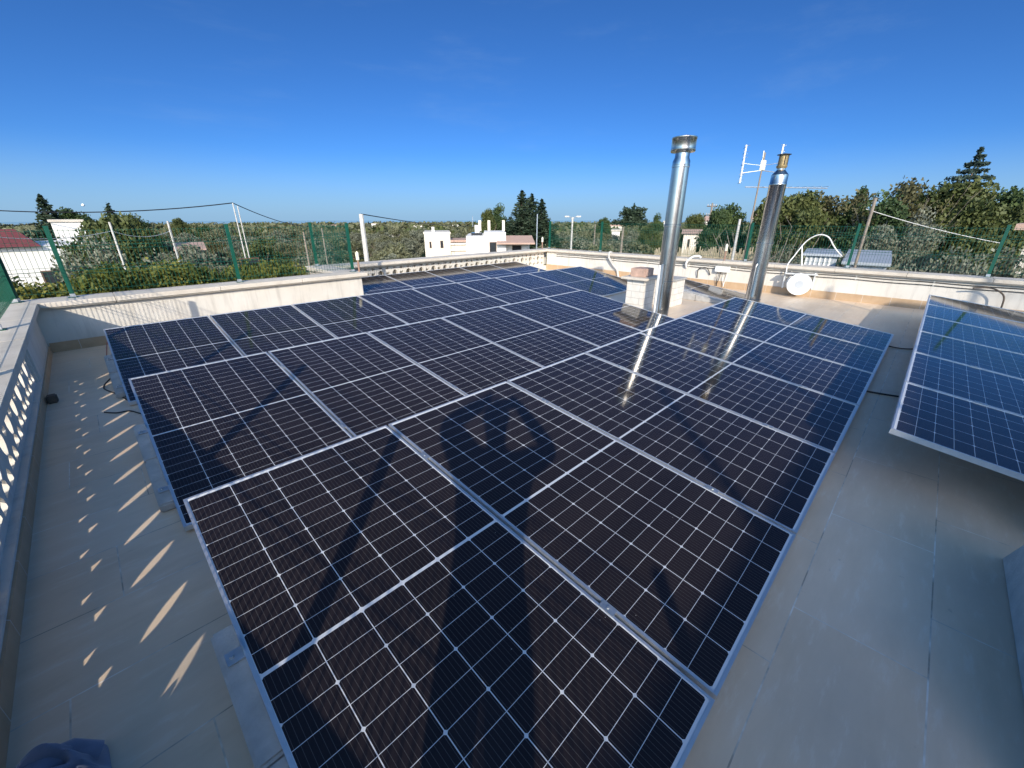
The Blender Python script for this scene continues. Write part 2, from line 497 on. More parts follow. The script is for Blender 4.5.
# ------------------------------------------------------------------ helpers
class MB:
    def __init__(s):
        s.v = []; s.f = []; s.mi = []

    def add(s, vs, fs, mi=0):
        o = len(s.v)
        s.v += [tuple(x) for x in vs]
        s.f += [tuple(i + o for i in f) for f in fs]
        s.mi += [mi] * len(fs)
        return s

    def box(s, x0, x1, y0, y1, z0, z1, mi=0, mat=None):
        vs = [(x, y, z) for z in (z0, z1) for y in (y0, y1) for x in (x0, x1)]
        if mat is not None:
            vs = [tuple(mat @ Vector(q)) for q in vs]
        return s.add(vs, [(0, 2, 3, 1), (4, 5, 7, 6), (0, 1, 5, 4), (2, 6, 7, 3), (0, 4, 6, 2), (1, 3, 7, 5)], mi)

    def cyl(s, p0, p1, r0, r1=None, n=12, caps=True, mi=0):
        p0 = Vector(p0); p1 = Vector(p1)
        r1 = r0 if r1 is None else r1
        d = (p1 - p0)
        q = d.to_track_quat('Z', 'Y') if d.length > 1e-9 else Matrix.Identity(3).to_quaternion()
        vs = []
        for p, r in ((p0, r0), (p1, r1)):
            for k in range(n):
                a = 2 * math.pi * k / n
                vs.append(tuple(p + q @ Vector((r * math.cos(a), r * math.sin(a), 0))))
        fs = [(k, (k + 1) % n, n + (k + 1) % n, n + k) for k in range(n)]
        if caps:
            fs += [tuple(range(n - 1, -1, -1)), tuple(range(n, 2 * n))]
        return s.add(vs, fs, mi)

    def lathe(s, c, prof, n=32, mi=0):
        vs = []; fs = []
        for r, z in prof:
            for k in range(n):
                a = 2 * math.pi * k / n
                vs.append((c[0] + r * math.cos(a), c[1] + r * math.sin(a), c[2] + z))
        for j in range(len(prof) - 1):
            for k in range(n):
                k2 = (k + 1) % n
                fs.append((j * n + k, j * n + k2, (j + 1) * n + k2, (j + 1) * n + k))
        fs.append(tuple(range(n - 1, -1, -1)))
        fs.append(tuple((len(prof) - 1) * n + k for k in range(n)))
        return s.add(vs, fs, mi)

    def tube(s, pts, r, n=6, mi=0):
        pts = [Vector(p) for p in pts]
        vs = []; fs = []
        for i, p in enumerate(pts):
            d = (pts[min(i + 1, len(pts) - 1)] - pts[max(i - 1, 0)]).normalized()
            q = d.to_track_quat('Z', 'Y')
            rr = r[i] if isinstance(r, (list, tuple)) else r
            for k in range(n):
                a = 2 * math.pi * k / n
                vs.append(tuple(p + q @ Vector((rr * math.cos(a), rr * math.sin(a), 0))))
        for i in range(len(pts) - 1):
            for k in range(n):
                fs.append((i * n + k, i * n + (k + 1) % n, (i + 1) * n + (k + 1) % n, (i + 1) * n + k))
        fs.append(tuple(range(n - 1, -1, -1)))
        fs.append(tuple((len(pts) - 1) * n + k for k in range(n)))
        return s.add(vs, fs, mi)

    def mesh(s, name, mats, smooth=False):
        me = bpy.data.meshes.new(name)
        me.from_pydata(s.v, [], s.f)
        for m in (mats if isinstance(mats, (list, tuple)) else [mats]):
            me.materials.append(m)
        if any(s.mi):
            me.polygons.foreach_set('material_index', s.mi)
        if smooth:
            me.polygons.foreach_set('use_smooth', [True] * len(me.polygons))
        me.update()
        return me

    def build(s, name, mats, parent=None, bevel=0.0, smooth=False, loc=None):
        me = s.mesh(name, mats, smooth)
        if bevel:
            bm = bmesh.new(); bm.from_mesh(me)
            bmesh.ops.bevel(bm, geom=bm.edges[:], offset=bevel, segments=2, affect='EDGES', clamp_overlap=True)
            bm.to_mesh(me); bm.free()
        if smooth:
            try:
                me.set_sharp_from_angle(angle=R(40))
            except Exception:
                pass
        return link(name, me, parent, loc)


def link(name, me, parent=None, loc=None):
    o = bpy.data.objects.new(name, me)
    col.objects.link(o)
    if parent is not None:
        o.parent = parent
    if loc is not None:
        o.location = loc
    return o


def tag(o, label, cat, group=None, kind=None):
    if label: o['label'] = label
    if cat: o['category'] = cat
    if group: o['group'] = group
    if kind: o['kind'] = kind
    return o


def structure(o):
    o['kind'] = 'structure'
    return o


def thing(name, label, cat, loc=(0, 0, 0), rot=(0, 0, 0), group=None):
    o = bpy.data.objects.new(name, None)
    o.empty_display_size = .1
    col.objects.link(o)
    o.location = loc
    o.rotation_euler = rot
    return tag(o, label, cat, group)


def copy_tree(o, parent=None):
    c = o.copy(); col.objects.link(c)
    if parent is not None:
        c.parent = parent
    for ch in list(o.children):
        copy_tree(ch, c)
    return c


def smooth(pts, n=6):
    P = [Vector(p) for p in pts]
    out = []
    for i in range(len(P) - 1):
        a = P[max(i - 1, 0)]; b = P[i]; c = P[i + 1]; d = P[min(i + 2, len(P) - 1)]
        for k in range(n):
            t = k / n
            out.append(.5 * ((2 * b) + (c - a) * t + (2 * a - 5 * b + 4 * c - d) * t * t + (3 * b - a - 3 * c + d) * t ** 3))
    out.append(P[-1])
    return out


ORD = ['first', 'second', 'third', 'fourth', 'fifth', 'sixth', 'seventh', 'eighth', 'ninth', 'tenth']

# ------------------------------------------------------------------ land, sea
def mk_terrain():
    m = MB()
    rings = [0, 8, 16, 24, 34, 46, 60, 80, 105, 140, 185, 245, 330, 440, 600, 800, 1050, 1400]
    n = 96
    vs = [(0, 0, GZ)]
    for r in rings[1:]:
        for k in range(n):
            a = 2 * math.pi * k / n
            x, y = r * math.cos(a), r * math.sin(a)
            z = ground(x, y) if r < 1400 else -40
            vs.append((x, y, z))
    fs = [(0, 1 + k, 1 + (k + 1) % n) for k in range(n)]
    for j in range(len(rings) - 2):
        for k in range(n):
            a0 = 1 + j * n
            fs.append((a0 + k, a0 + n + k, a0 + n + (k + 1) % n, a0 + (k + 1) % n))
    m.add(vs, fs)
    structure(m.build('ground', M['soil'], smooth=True))
    s = MB()
    n = 64
    vs = [(0, 0, -24)] + [(4000 * math.cos(2 * math.pi * k / n), 4000 * math.sin(2 * math.pi * k / n), -24) for k in range(n)]
    s.add(vs, [(0, 1 + k, 1 + (k + 1) % n) for k in range(n)])
    structure(s.build('sea', M['sea']))


mk_terrain()
hz_m = bpy.data.materials.new('haze')
hz_m.use_nodes = True
hz_m.node_tree.nodes.clear()
_pv = hz_m.node_tree.nodes.new('ShaderNodeVolumePrincipled')
_pv.inputs['Color'].default_value = (.80, .88, .96, 1)
_pv.inputs['Density'].default_value = HAZE
_pv.inputs['Anisotropy'].default_value = .0
_ho = hz_m.node_tree.nodes.new('ShaderNodeOutputMaterial')
hz_m.node_tree.links.new(_pv.outputs[0], _ho.inputs['Volume'])
if HAZE:
    tag(MB().box(-4200, 4200, -4200, 4200, -43, 26).build('haze', hz_m), 'thin bluish haze over the distant plain', 'haze', kind='stuff')

# ------------------------------------------------------------------ house body, terrace floor
XL, XR, YB, YF, YN = -.65, 11.53, 8.15, 9.75, -6.0      # inner faces: left, right, back, far back, near
hb = thing('house', 'pale house body below the terrace, its roof carrying the solar panels', 'house', (0, 0, GZ))
m = MB()
m.box(-1.05, 11.85, YN + .02, 8.45, 0, -GZ - .03)
m.box(3.55, 11.85, 8.452, 10.05, 0, -GZ - .03)
m.build('wall', M['white_plaster'], hb)

m = MB()
m.add([(XL - .1, YN, 0), (XR + .1, YN, 0), (XR + .1, YF + .1, 0), (3.7, YF + .1, 0), (3.7, YB + .1, 0), (XL - .1, YB + .1, 0)], [(0, 1, 2, 3, 4, 5)])
structure(m.build('terrace_floor', M['tile']))

# upper floor behind the photographer, on the right: casts the broad shade over the terrace
tw = thing('upper_storey', 'white upper storey rising behind the right side of the terrace', 'building', (0, 0, GZ))
MB().box(-9, 5.13, -16, YN, 0, 4.02 - GZ).build('wall', M['white_plaster'], tw)
MB().box(-9.05, 5.16, -16.05, YN + .03, 4.022 - GZ, 4.10 - GZ).build('coping', M['coping'], tw)


# ------------------------------------------------------------------ parapets
def coping_run(axis, a0, a1, b0, b1, z0, z1, slab=1.15):
    """stone slabs butted with thin joints, along x ('x') or y ('y')"""
    m = MB()
    n = max(1, round((a1 - a0) / slab))
    st = (a1 - a0) / n
    for k in range(n):
        s0, s1 = a0 + k * st + .0015, a0 + (k + 1) * st - .0015
        for (c0, c1, d0, d1) in ((b0, b1, z0 + .02, z1), (b0 + .025, b1 - .025, z0, z0 + .02)):
            if axis == 'x':
                m.box(s0, s1, c0, c1, d0, d1)
            else:
                m.box(c0, c1, s0, s1, d0, d1)
    return m


def plate_holes(outer, holes, thick):
    cu = bpy.data.curves.new('plate', 'CURVE')
    cu.dimensions = '2D'
    cu.fill_mode = 'BOTH'
    cu.extrude = thick / 2
    for poly in [outer] + holes:
        sp = cu.splines.new('POLY')
        sp.points.add(len(poly) - 1)
        for p, (x, y) in zip(sp.points, poly):
            p.co = (x, y, 0, 1)
        sp.use_cyclic_u = True
    ob = bpy.data.objects.new('plate', cu)
    col.objects.link(ob)
    dg = bpy.context.evaluated_depsgraph_get()
    me = bpy.data.meshes.new_from_object(ob.evaluated_get(dg))
    bpy.data.objects.remove(ob)
    bpy.data.curves.remove(cu)
    return me


def ell(cx, cy, rx, ry, n=20, p=1.0):
    out = []
    for k in range(n):
        a = 2 * math.pi * k / n
        c, s = math.cos(a), math.sin(a)
        out.append((cx + rx * math.copysign(abs(c) ** p, c), cy + ry * math.copysign(abs(s) ** p, s)))
    return out


# one perforated concrete block, .40 wide, z .12 - .50 ; drawn in (along, up)
blk = plate_holes([(-.1995, .0), (.1995, .0), (.1995, .465), (-.1995, .465)],
                  [ell(-.095, .236, .080, .097, 22, 1.15),
                   [(-.175, .060), (-.020, .060), (-.035, .112), (-.085, .140), (-.125, .140), (-.160, .112)],
                   [(.035, .035), (.165, .035), (.155, .095), (.10, .135), (.045, .095)],
                   [(.045, .235), (.095, .205), (.155, .235), (.135, .30), (.10, .262), (.06, .30)],
                   [(.045, .375), (.095, .340), (.145, .375), (.095, .41)], [(-.15, .385), (-.095, .36), (-.04, .385), (-.095, .41)]], .088)
# stand the plate up: along -> +Y, up -> +Z, thickness -> X
blk.transform(Matrix(((0, 0, 1, 0), (1, 0, 0, 0), (0, 1, 0, 0), (0, 0, 0, 1))))
blk.materials.clear()
blk.materials.append(M['white_plaster'])

# left parapet
pl = thing('parapet_wall', 'low white parapet pierced with ornamental openings along the left edge of the terrace', 'parapet')
MB().box(-1.05, XL, YN + .05, YB + .30, -.6, .119).build('wall', M['white_plaster'], pl)
MB().box(-.86, XL - .004, 6.32, YB - .001, .119, .584).build('wall', M['white_plaster'], pl, bevel=.004)
MB().box(XL - .002, XL + .012, YN + .05, YB - .014, .0, .10).build('skirting', M['skirting'], pl)
coping_run('y', YN + .1, YB - .101, -.94, -.576, .585, .67).build('coping', M['coping'], pl, bevel=.004)
k = 0
y = 6.05
while y > 1.2:
    link('breeze_block', blk, pl, (-.735, y, .1195))
    y -= .40
    k += 1

MB().box(-.779, -.691, YN + .1, 1.0495, .119, .584).build('wall', M['white_plaster'], pl, bevel=.004)
MB().box(-.80, XL - .02, 6.251, 6.318, .119, .584).build('wall', M['white_plaster'], pl)
# back parapet (near part)
pb = thing('parapet_wall', 'white plastered parapet with stone coping behind the leftmost solar panels', 'parapet')
MB().box(-1.05, 3.87, YB, YB + .30, -.5, .584).build('wall', M['white_plaster'], pb, bevel=.005)
MB().box(XL + .013, 3.87, YB - .012, YB + .002, 0, .13).build('skirting', M['skirting'], pb)
coping_run('x', -1.10, 3.96, YB - .10, YB + .40, .585, .67).build('coping', M['coping'], pb, bevel=.004)
# return of the recess
pr_ = thing('parapet_wall', 'short stretch of parapet turning back into the recess beside the green fence corner', 'parapet')
MB().box(3.57, 3.868, YB + .302, YF + .3, -.5, .584).build('wall', M['white_plaster'], pr_)
coping_run('y', YB + .402, YF - .101, 3.50, 3.95, .585, .67).build('coping', M['coping'], pr_, bevel=.004)
# far back parapet with breeze blocks
pf = thing('parapet_wall', 'far white parapet with a row of perforated blocks behind the last panel row', 'parapet')
MB().box(3.87, XR, YF, YF + .30, -.5, .119).build('wall', M['white_plaster'], pf)
MB().box(3.87, XR + .3, YF + .29, YF + .34, .119, .584).build('wall', M['white_plaster'], pf)
coping_run('x', 3.50, XR + .42, YF - .10, YF + .40, .585, .67).build('coping', M['coping'], pf, bevel=.004)
x = 4.1
while x < XR - .2:
    o = link('breeze_block', blk, pf, (x, YF + .15, .1195))
    o.rotation_euler = (0, 0, -math.pi / 2)
    x += .40
# right parapet
prt = thing('parapet_wall', 'long sunlit white parapet with ochre skirting along the far right edge of the terrace', 'parapet')
MB().box(XR, XR + .30, -9, YF - .002, -.5, .584).build('wall', M['white_plaster'], prt, bevel=.005)
MB().box(XR - .012, XR + .002, -9, YF - .004, 0, .165).build('skirting', M['skirting'], prt)
coping_run('y', -9, YF - .101, XR - .10, XR + .42, .585, .67).build('coping', M['coping'], prt, bevel=.004)

# ------------------------------------------------------------------ solar panels
PW, PL, PP = 1.134, 2.256, 1.152
ROWS = {  # U0, V0 (high edge), z of high edge, tilt, n
    1: (.027, 2.379, .376, .117, 7), 2: (-.009, 4.881, .350, .131, 6), 3: (-.069, 7.384, .362, .140, 9),
    4: (3.946, 9.48, .396, .129, 5), 0: (3.34, -.085, .455, .125, 6)}


def frame_mesh():
    m = MB()
    t, h = .012, .035
    m.box(0, PW, -t, 0, -h, 0)
    m.box(0, PW, -PL, -PL + t, -h, 0)
    m.box(0, t, -PL + t + .0005, -t - .0005, -h, 0)
    m.box(PW - t, PW, -PL + t + .0005, -t - .0005, -h, 0)
    # lower inner flanges
    m.box(t, t + .02, -PL + t, -t, -h, -h + .002)
    m.box(PW - t - .02, PW - t, -PL + t, -t, -h, -h + .002)
    return m.mesh('frame', M['alu'])


def glass_mesh():
    m = MB()
    a, z = .0115, -.0035
    m.add([(a, -a, z), (a, -PL + a, z), (PW - a, -PL + a, z), (PW - a, -a, z)], [(0, 1, 2, 3)])
    zb = -.009
    m.add([(a, -a, zb), (PW - a, -a, zb), (PW - a, -PL + a, zb), (a, -PL + a, zb)], [(0, 1, 2, 3)], 1)
    me = m.mesh('glass', [M['cells'], M['pvc']])
    uv = me.uv_layers.new(name='UVMap')
    for lp in me.loops:
        v = me.vertices[lp.vertex_index].co
        uv.data[lp.index].uv = (v.x, -v.y)
    return me


def clamp_mesh():
    m = MB()
    m.box(-.008, .008, -.035, .035, -.02, -.002)
    m.box(-.020, .020, -.035, .035, .0005, .0040)
    m.cyl((0, 0, .004), (0, 0, .009), .0065, n=6)
    return m.mesh('clamp', M['galv'])


FR, GL, CL = frame_mesh(), glass_mesh(), clamp_mesh()
proto = thing('solar_panel', '', 'solar panel')
link('frame', FR, proto)
link('glass', GL, proto)
for yy in (-.45, -1.80):
    link('clamp', CL, proto, (PW + .009, yy, 0))

ROWTXT = {1: 'the front row', 2: 'the second row', 3: 'the row along the back parapet',
          4: 'the row in the far recess', 0: 'the shaded array on the right'}
EXTRA = {(1, 0): 'large solar panel at the bottom of the photo, near end of the front row',
         (1, 1): 'solar panel darkened by the shadow of the photographer, second in the front row',
         (1, 6): 'solar panel at the far right end of the front row, below the slimmer flue',
         (2, 0): 'solar panel at the left end of the second row, half in dark shade',
         (2, 5): 'solar panel at the far end of the second row, reflecting the stubby masonry chimney',
         (3, 0): 'solar panel in the far left corner, beginning the row along the back parapet',
         (3, 8): 'solar panel at the far end of the third row, beside the right parapet',
         (0, 0): 'solar panel at the near end of the shaded right-hand array'}
used = False
for r, (U0, V0, z0, t, n) in ROWS.items():
    for i in range(n):
        o = proto if not used else copy_tree(proto)
        used = True
        o.location = (U0 + i * PP, V0, z0)
        o.rotation_euler = (t, 0, 0)
        o['group'] = 'solar panels in tilted rows on the terrace'
        o['label'] = EXTRA.get((r, i), 'solar panel, %s from the %s end of %s' % (ORD[i], 'left' if r in (2, 3, 4) else 'near', ROWTXT[r]))
o = copy_tree(proto)
o.location = (9.31, 4.881, .350); o.rotation_euler = (.131, 0, 0)
o['label'] = 'single solar panel standing apart behind the two steel flues'
o = copy_tree(proto)
o.location = (2.74 - PW, -.63, .375); o.rotation_euler = (.085, 0, 0)
o['label'] = 'solar panel at the right edge of the photo, only its blue frame corner showing'


def ballast_mesh(t, hz_low):
    """sloped concrete block: length 1.10 along -y, top parallel to the panels; origin at its high end on the floor"""
    w = .10
    zh = hz_low + 1.10 * math.tan(t)
    m = MB()
    for (ya, yb) in ((0, -.547), (-.553, -1.10)):
        za = zh + ya * math.tan(t); zb = zh + yb * math.tan(t)
        m.add([(-w, ya, 0), (w, ya, 0), (w, yb, 0), (-w, yb, 0), (-w, ya, za), (w, ya, za), (w, yb, zb), (-w, yb, zb)],
              [(0, 1, 2, 3), (4, 7, 6, 5), (0, 4, 5, 1), (2, 6, 7, 3), (0, 3, 7, 4), (1, 5, 6, 2)])
    me = m.mesh('block', M['concrete'])
    bm = bmesh.new(); bm.from_mesh(me)
    bmesh.ops.bevel(bm, geom=bm.edges[:], offset=.010, segments=2, affect='EDGES')
    bm.to_mesh(me); bm.free()
    return me


def bracket_mesh():
    m = MB()
    m.box(-.035, .022, -.03, .03, 0, .004)
    m.box(.018, .022, -.03, .03, .004, .06)
    m.cyl((-.016, 0, .004), (-.016, 0, .014), .008, n=6)
    return m.mesh('bracket', M['galv'])


BK = bracket_mesh()
for r, (U0, V0, z0, t, n) in ROWS.items():
    lowV = V0 - PL * math.cos(t)
    lowz = z0 - PL * math.sin(t) - .035 - .006
    zl = lowz + .33 * math.tan(t)
    me = ballast_mesh(t, max(zl, .04))
    for i in range(n + 1):
        x = U0 + i * PP - .009 + (.035 if i == 0 else 0)
        if i == n: x = U0 + n * PP - .03
        name = 'left end' if i == 0 else ('right end' if i == n else '')
        o = thing('concrete_ballast', '', 'ballast block', (x, lowV + .33 + 1.10, 0), group='concrete ballast blocks under the solar panels')
        if i == 0:
            o['label'] = 'concrete ballast block jutting out at the %s end of %s' % ('left' if r in (2, 3, 4) else 'near', ROWTXT[r])
        elif i == n:
            o['label'] = 'concrete ballast block at the far end of %s' % ROWTXT[r]
        else:
            o['label'] = 'concrete ballast block under the %s joint of %s' % (ORD[i - 1], ROWTXT[r])
        link('block', me, o)
        if i == 0:
            for yy in (-.15, -.95):
                link('bracket', BK, o, (-.045, yy, zl + (1.10 + yy) * math.tan(t) + .002))
for j, xx in enumerate((9.33, 10.43)):
    o = thing('concrete_ballast', 'sloped concrete ballast block under the %s end of the lone panel behind the flues' % ('near', 'far')[j], 'ballast block',
              (xx, 4.07, 0), group='concrete ballast blocks under the solar panels')
    link('block', ballast_mesh(.131, .06), o)
# big block at the right edge of the picture
o = thing('concrete_ballast', 'broad concrete ballast block by the right edge of the photo under a panel corner', 'ballast block',
          (3.056, -.68, 0), group='concrete ballast blocks under the solar panels')
m = MB()
m.add([(0, 0, 0), (-1.5, 0, 0), (-1.5, -.55, 0), (0, -.55, 0), (-.19, -.006, .26), (-1.5, -.006, .26), (-1.5, -.55, .26), (-.19, -.55, .26)],
      [(3, 2, 1, 0), (4, 5, 6, 7), (0, 1, 5, 4), (1, 2, 6, 5), (2, 3, 7, 6), (3, 0, 4, 7)])
m.build('block', M['pale_concrete'], o, bevel=.008)

# ------------------------------------------------------------------ flues, chimneys
CH1 = (7.18, 3.31)
f1 = thing('steel_flue', 'tall stainless steel flue with a broad drum cowl, left of the two flues', 'chimney', (*CH1, 0), group='stainless steel flues')
m = MB()
m.lathe((0, 0, 0), [(.134, 0), (.134, .62), (.139, .625), (.139, .655), (.134, .66), (.134, 1.55), (.139, 1.555), (.139, 1.585), (.134, 1.59), (.134, 2.44), (.139, 2.445), (.139, 2.475), (.134, 2.48), (.134, 2.53), (.112, 2.58), (.112, 2.67)], 40)
m.build('pipe', M['steel'], f1, smooth=True)
m = MB()
m.lathe((0, 0, 0), [(.112, 2.655), (.182, 2.66), (.190, 2.68), (.190, 2.70), (.185, 2.705), (.185, 2.83), (.191, 2.84), (.191, 2.865), (.165, 2.872), (.10, 2.885)], 40)
m.build('cowl', M['steel'], f1, smooth=True)
m = MB()
m.box(-.175, -.16, -.02, .02, 0, .95); m.box(-.16, -.14, -.015, .015, .60, .63)
m.build('bracket', M['galv'], f1)

CH2 = (8.38, 2.17)
f2 = thing('steel_flue', 'slimmer stainless steel flue with a copper coloured rain cap, right of the two flues', 'chimney', (*CH2, 0), group='stainless steel flues')
m = MB()
m.lathe((0, 0, 0), [(.124, 0), (.124, .30), (.129, .305), (.129, .33), (.124, .335), (.124, 1.26), (.129, 1.265), (.129, 1.29), (.124, 1.295), (.124, 2.18), (.128, 2.185), (.128, 2.21), (.124, 2.215), (.124, 2.34), (.062, 2.41), (.062, 2.45)], 40)
m.build('pipe', M['steel'], f2, smooth=True)
m = MB()
m.lathe((0, 0, 0), [(.060, 2.43), (.078, 2.455), (.078, 2.475), (.066, 2.48), (.066, 2.62), (.072, 2.625)], 28)
m.build('cap_body', M['copper'], f2, smooth=True)
m = MB()
m.lathe((0, 0, 0), [(.072, 2.624), (.100, 2.627), (.100, 2.635), (.02, 2.65)], 28)
for k in range(5):
    a = k * 2 * math.pi / 5
    m.box(.067 * math.cos(a) - .006, .067 * math.cos(a) + .006, .067 * math.sin(a) - .006, .067 * math.sin(a) + .006, 2.48, 2.624)
m.build('rain_lid', M['soot'], f2)
m = MB()
m.tube([(-.14, .02, 0), (-.14, .02, .9), (-.125, .01, .95)], .008)
m.build('bracket', M['galv'], f2)


def masonry():
    m, nt, b = new_mat('white_block_masonry')
    tc = nt.nodes.new('ShaderNodeTexCoord')
    s = nt.nodes.new('ShaderNodeSeparateXYZ'); nt.links.new(tc.outputs['Object'], s.inputs[0])
    fr = math_n(nt, 'FRACT', math_n(nt, 'DIVIDE', s.outputs[2], .125))
    row = math_n(nt, 'FLOOR', math_n(nt, 'DIVIDE', s.outputs[2], .125))
    h = math_n(nt, 'ADD', math_n(nt, 'ADD', s.outputs[0], s.outputs[1]), math_n(nt, 'MULTIPLY', row, .17))
    fh = math_n(nt, 'FRACT', math_n(nt, 'DIVIDE', math_n(nt, 'ADD', h, 10.0), .34))
    g = math_n(nt, 'MAXIMUM', math_n(nt, 'LESS_THAN', fr, .07), math_n(nt, 'LESS_THAN', fh, .025))
    n = noise(nt, 6, 6, .65)
    c = ramp(nt, n.outputs['Fac'], [(.3, (.62, .58, .51)), (.7, (.76, .73, .67))])
    c = mix(nt, c, (.45, .42, .37), g)
    nt.links.new(c, b.inputs['Base Color'])
    b.inputs['Roughness'].default_value = .9
    bump(nt, b, math_n(nt, 'SUBTRACT', 1.0, g), .4, .006)
    return m


M['masonry'] = masonry()
mc = thing('masonry_chimney', 'short white block chimney with a stone slab and a terracotta block on top', 'chimney', (7.52, 3.95, 0))
MB().box(-.20, .24, -.18, .18, 0, .60).build('shaft', M['masonry'], mc, bevel=.004)
MB().box(-.30, .34, -.27, .27, .601, .645).build('slab', M['coping'], mc, bevel=.006)
MB().box(-.16, .18, -.15, .15, .646, .80).build('chimney_pot', M['terracotta'], mc, bevel=.006)
mc2 = thing('masonry_chimney', 'squat white block pier partly hidden behind the left steel flue', 'chimney', (8.33, 3.75, 0))
MB().box(-.18, .30, -.20, .22, 0, .53).build('shaft', M['masonry'], mc2, bevel=.004)
MB().box(-.21, .33, -.23, .25, .531, .56).build('slab', M['concrete'], mc2, bevel=.004)
o = MB().tube([(7.02, 3.36, 0), (7.02, 3.36, .80), (7.03, 3.37, .93)], .022, 10).build('drain_pipe', M['pvc'], smooth=True)
tag(o, 'thin white pipe standing upright against the left side of the larger steel flue', 'pipe')


# ------------------------------------------------------------------ fences
def wire_bay(p0, p1, z0, z1, gap=.05):
    """welded wire panel between two posts (plan points)"""
    m = MB()
    p0 = Vector((*p0, 0)); p1 = Vector((*p1, 0))
    L = (p1 - p0).length
    d = (p1 - p0) / L
    nrm = Vector((-d.y, d.x, 0))
    n = max(1, round(L / gap))
    r = .0021

    def bar(a, b, w):
        ax = (b - a).normalized()
        s1 = nrm if abs(ax.z) > .5 else Vector((0, 0, 1))
        s2 = ax.cross(s1).normalized()
        vs = []
        for q in (a, b):
            for e, f in ((-1, -1), (1, -1), (1, 1), (-1, 1)):
                vs.append(q + s1 * w * e + s2 * w * f)
        m.add(vs, [(0, 1, 5, 4), (1, 2, 6, 5), (2, 3, 7, 6), (3, 0, 4, 7)])
    for k in range(n + 1):
        q = p0 + d * (L * k / n)
        bar(q + Vector((0, 0, z0)), q + Vector((0, 0, z1)), r)
    zs = [z0 + .03, z1 - .02]
    for zz in (z0 + .30, z0 + .62):
        zs += [zz - .05, zz + .05]
        bar(p0 + nrm * .012 + Vector((0, 0, zz)), p1 + nrm * .012 + Vector((0, 0, zz)), .0035)
    for zz in zs:
        bar(p0 + Vector((0, 0, zz)) + nrm * .005, p1 + Vector((0, 0, zz)) + nrm * .005, r)
    return m


def post_mesh(z0, z1):
    m = MB()
    m.box(-.024, .024, -.024, .024, z0, z1)
    m.box(-.027, .027, -.027, .027, z1, z1 + .012)
    m.box(-.05, .05, -.05, .05, z0, z0 + .006)
    return m.mesh('post', M['green_paint'])


def foot_mesh(z0):
    m = MB()
    m.box(-.028, .028, -.028, .028, z0 + .0065, z0 + .05)
    return m.mesh('post_foot', M['galv'])


def fence(label, plan, z0, z1):
    t = thing('wire_fence', label, 'fence')
    pm = post_mesh(z0, z1)
    fm = foot_mesh(z0)
    for i, p in enumerate(plan):
        a = link('post', pm, t, (p[0], p[1], 0))
        link('post_foot', fm, a)
        if i:
            wire_bay(plan[i - 1], p, z0 + .05, z1 - .03).build('wire_panel', M['green_paint'], t)
    return t


fence('green welded wire fence on the left parapet, seen nearly edge on', [(-.78, y) for y in (-1.75, .30, 2.25, 4.35, 6.35, 8.33)], .672, 1.585)
fence('green welded wire fence on the back parapet in front of the hedge', [(-.76, 8.36), (-.245, 8.36), (1.78, 8.36), (3.80, 8.36), (3.70, 9.95)], .672, 1.585)
fence('green welded wire fence on the right parapet in front of the big trees', [(11.78, y) for y in (9.85, 7.72, 5.55, 3.40, 1.33, -.77, -2.85, -4.9)], .672, 1.565)
fence('green wire fence along the edge of the upper storey roof', [(x, YN - .03) for x in (-8.2, -6.16, -4.12, -2.09, -.06, 1.97, 4.0)], 4.102, 4.99)
fence('green wire fence along the end of the upper storey roof', [(5.07, -7.15), (5.07, -9.1), (5.07, -11.1)], 4.102, 4.99)

# ------------------------------------------------------------------ things on the right parapet
# white reel with a looping hose
rl = thing('hose_reel', 'round white hose reel on the right parapet, its hose looping over the fence', 'hose reel', (11.30, 2.06, .30), (0, 0, R(20)))
m = MB()
for sgn in (-1, 1):
    m.cyl((sgn * .085 - .005, 0, 0), (sgn * .085 + .005, 0, 0), .235, n=40)
m.build('flange', M['pvc'], rl)
MB().cyl((-.078, 0, 0), (.078, 0, 0), .21, n=36).build('hose_coil', M['pvc'], rl)
MB().cyl((-.10, 0, 0), (-.089, 0, 0), .085, n=24).build('hub', M['grey_metal'], rl)
m = MB(); m.box(.095, .16, -.30, -.27, -.12, .24); m.box(.095, .16, .27, .30, -.12, .24); m.box(-.02, .16, -.31, .31, .20, .23)
m.build('bracket', M['galv'], rl)
hp = [(11.35, 2.33, .40), (11.45, 2.40, .66), (11.55, 2.33, .88), (11.6, 2.19, 1.18), (11.6, 2.05, 1.31), (11.6, 1.92, 1.345), (11.6, 1.78, 1.29), (11.6, 1.66, 1.13), (11.62, 1.55, 1.0), (11.8, 1.48, .90)]
link('hose', MB().tube([p - Vector((11.30, 2.06, .30)) for p in smooth(hp)], .013, 8).mesh('hose', M['pvc'], True), rl).rotation_euler = (0, 0, R(-20))


def stub(x, y, z0, z1, label):
    t = thing('vent_stub', label, 'pipe', (x, y, z0), group='capped pipe stubs on the parapet')
    MB().cyl((0, 0, 0), (0, 0, z1 - z0 - .16), .020, n=10).build('pipe', M['brown'], t, smooth=True)
    MB().lathe((0, 0, z1 - z0 - .17), [(.034, 0), (.034, .13), (.030, .14), (.008, .17)], 12).build('cap', M['pvc_cream'], t, smooth=True)


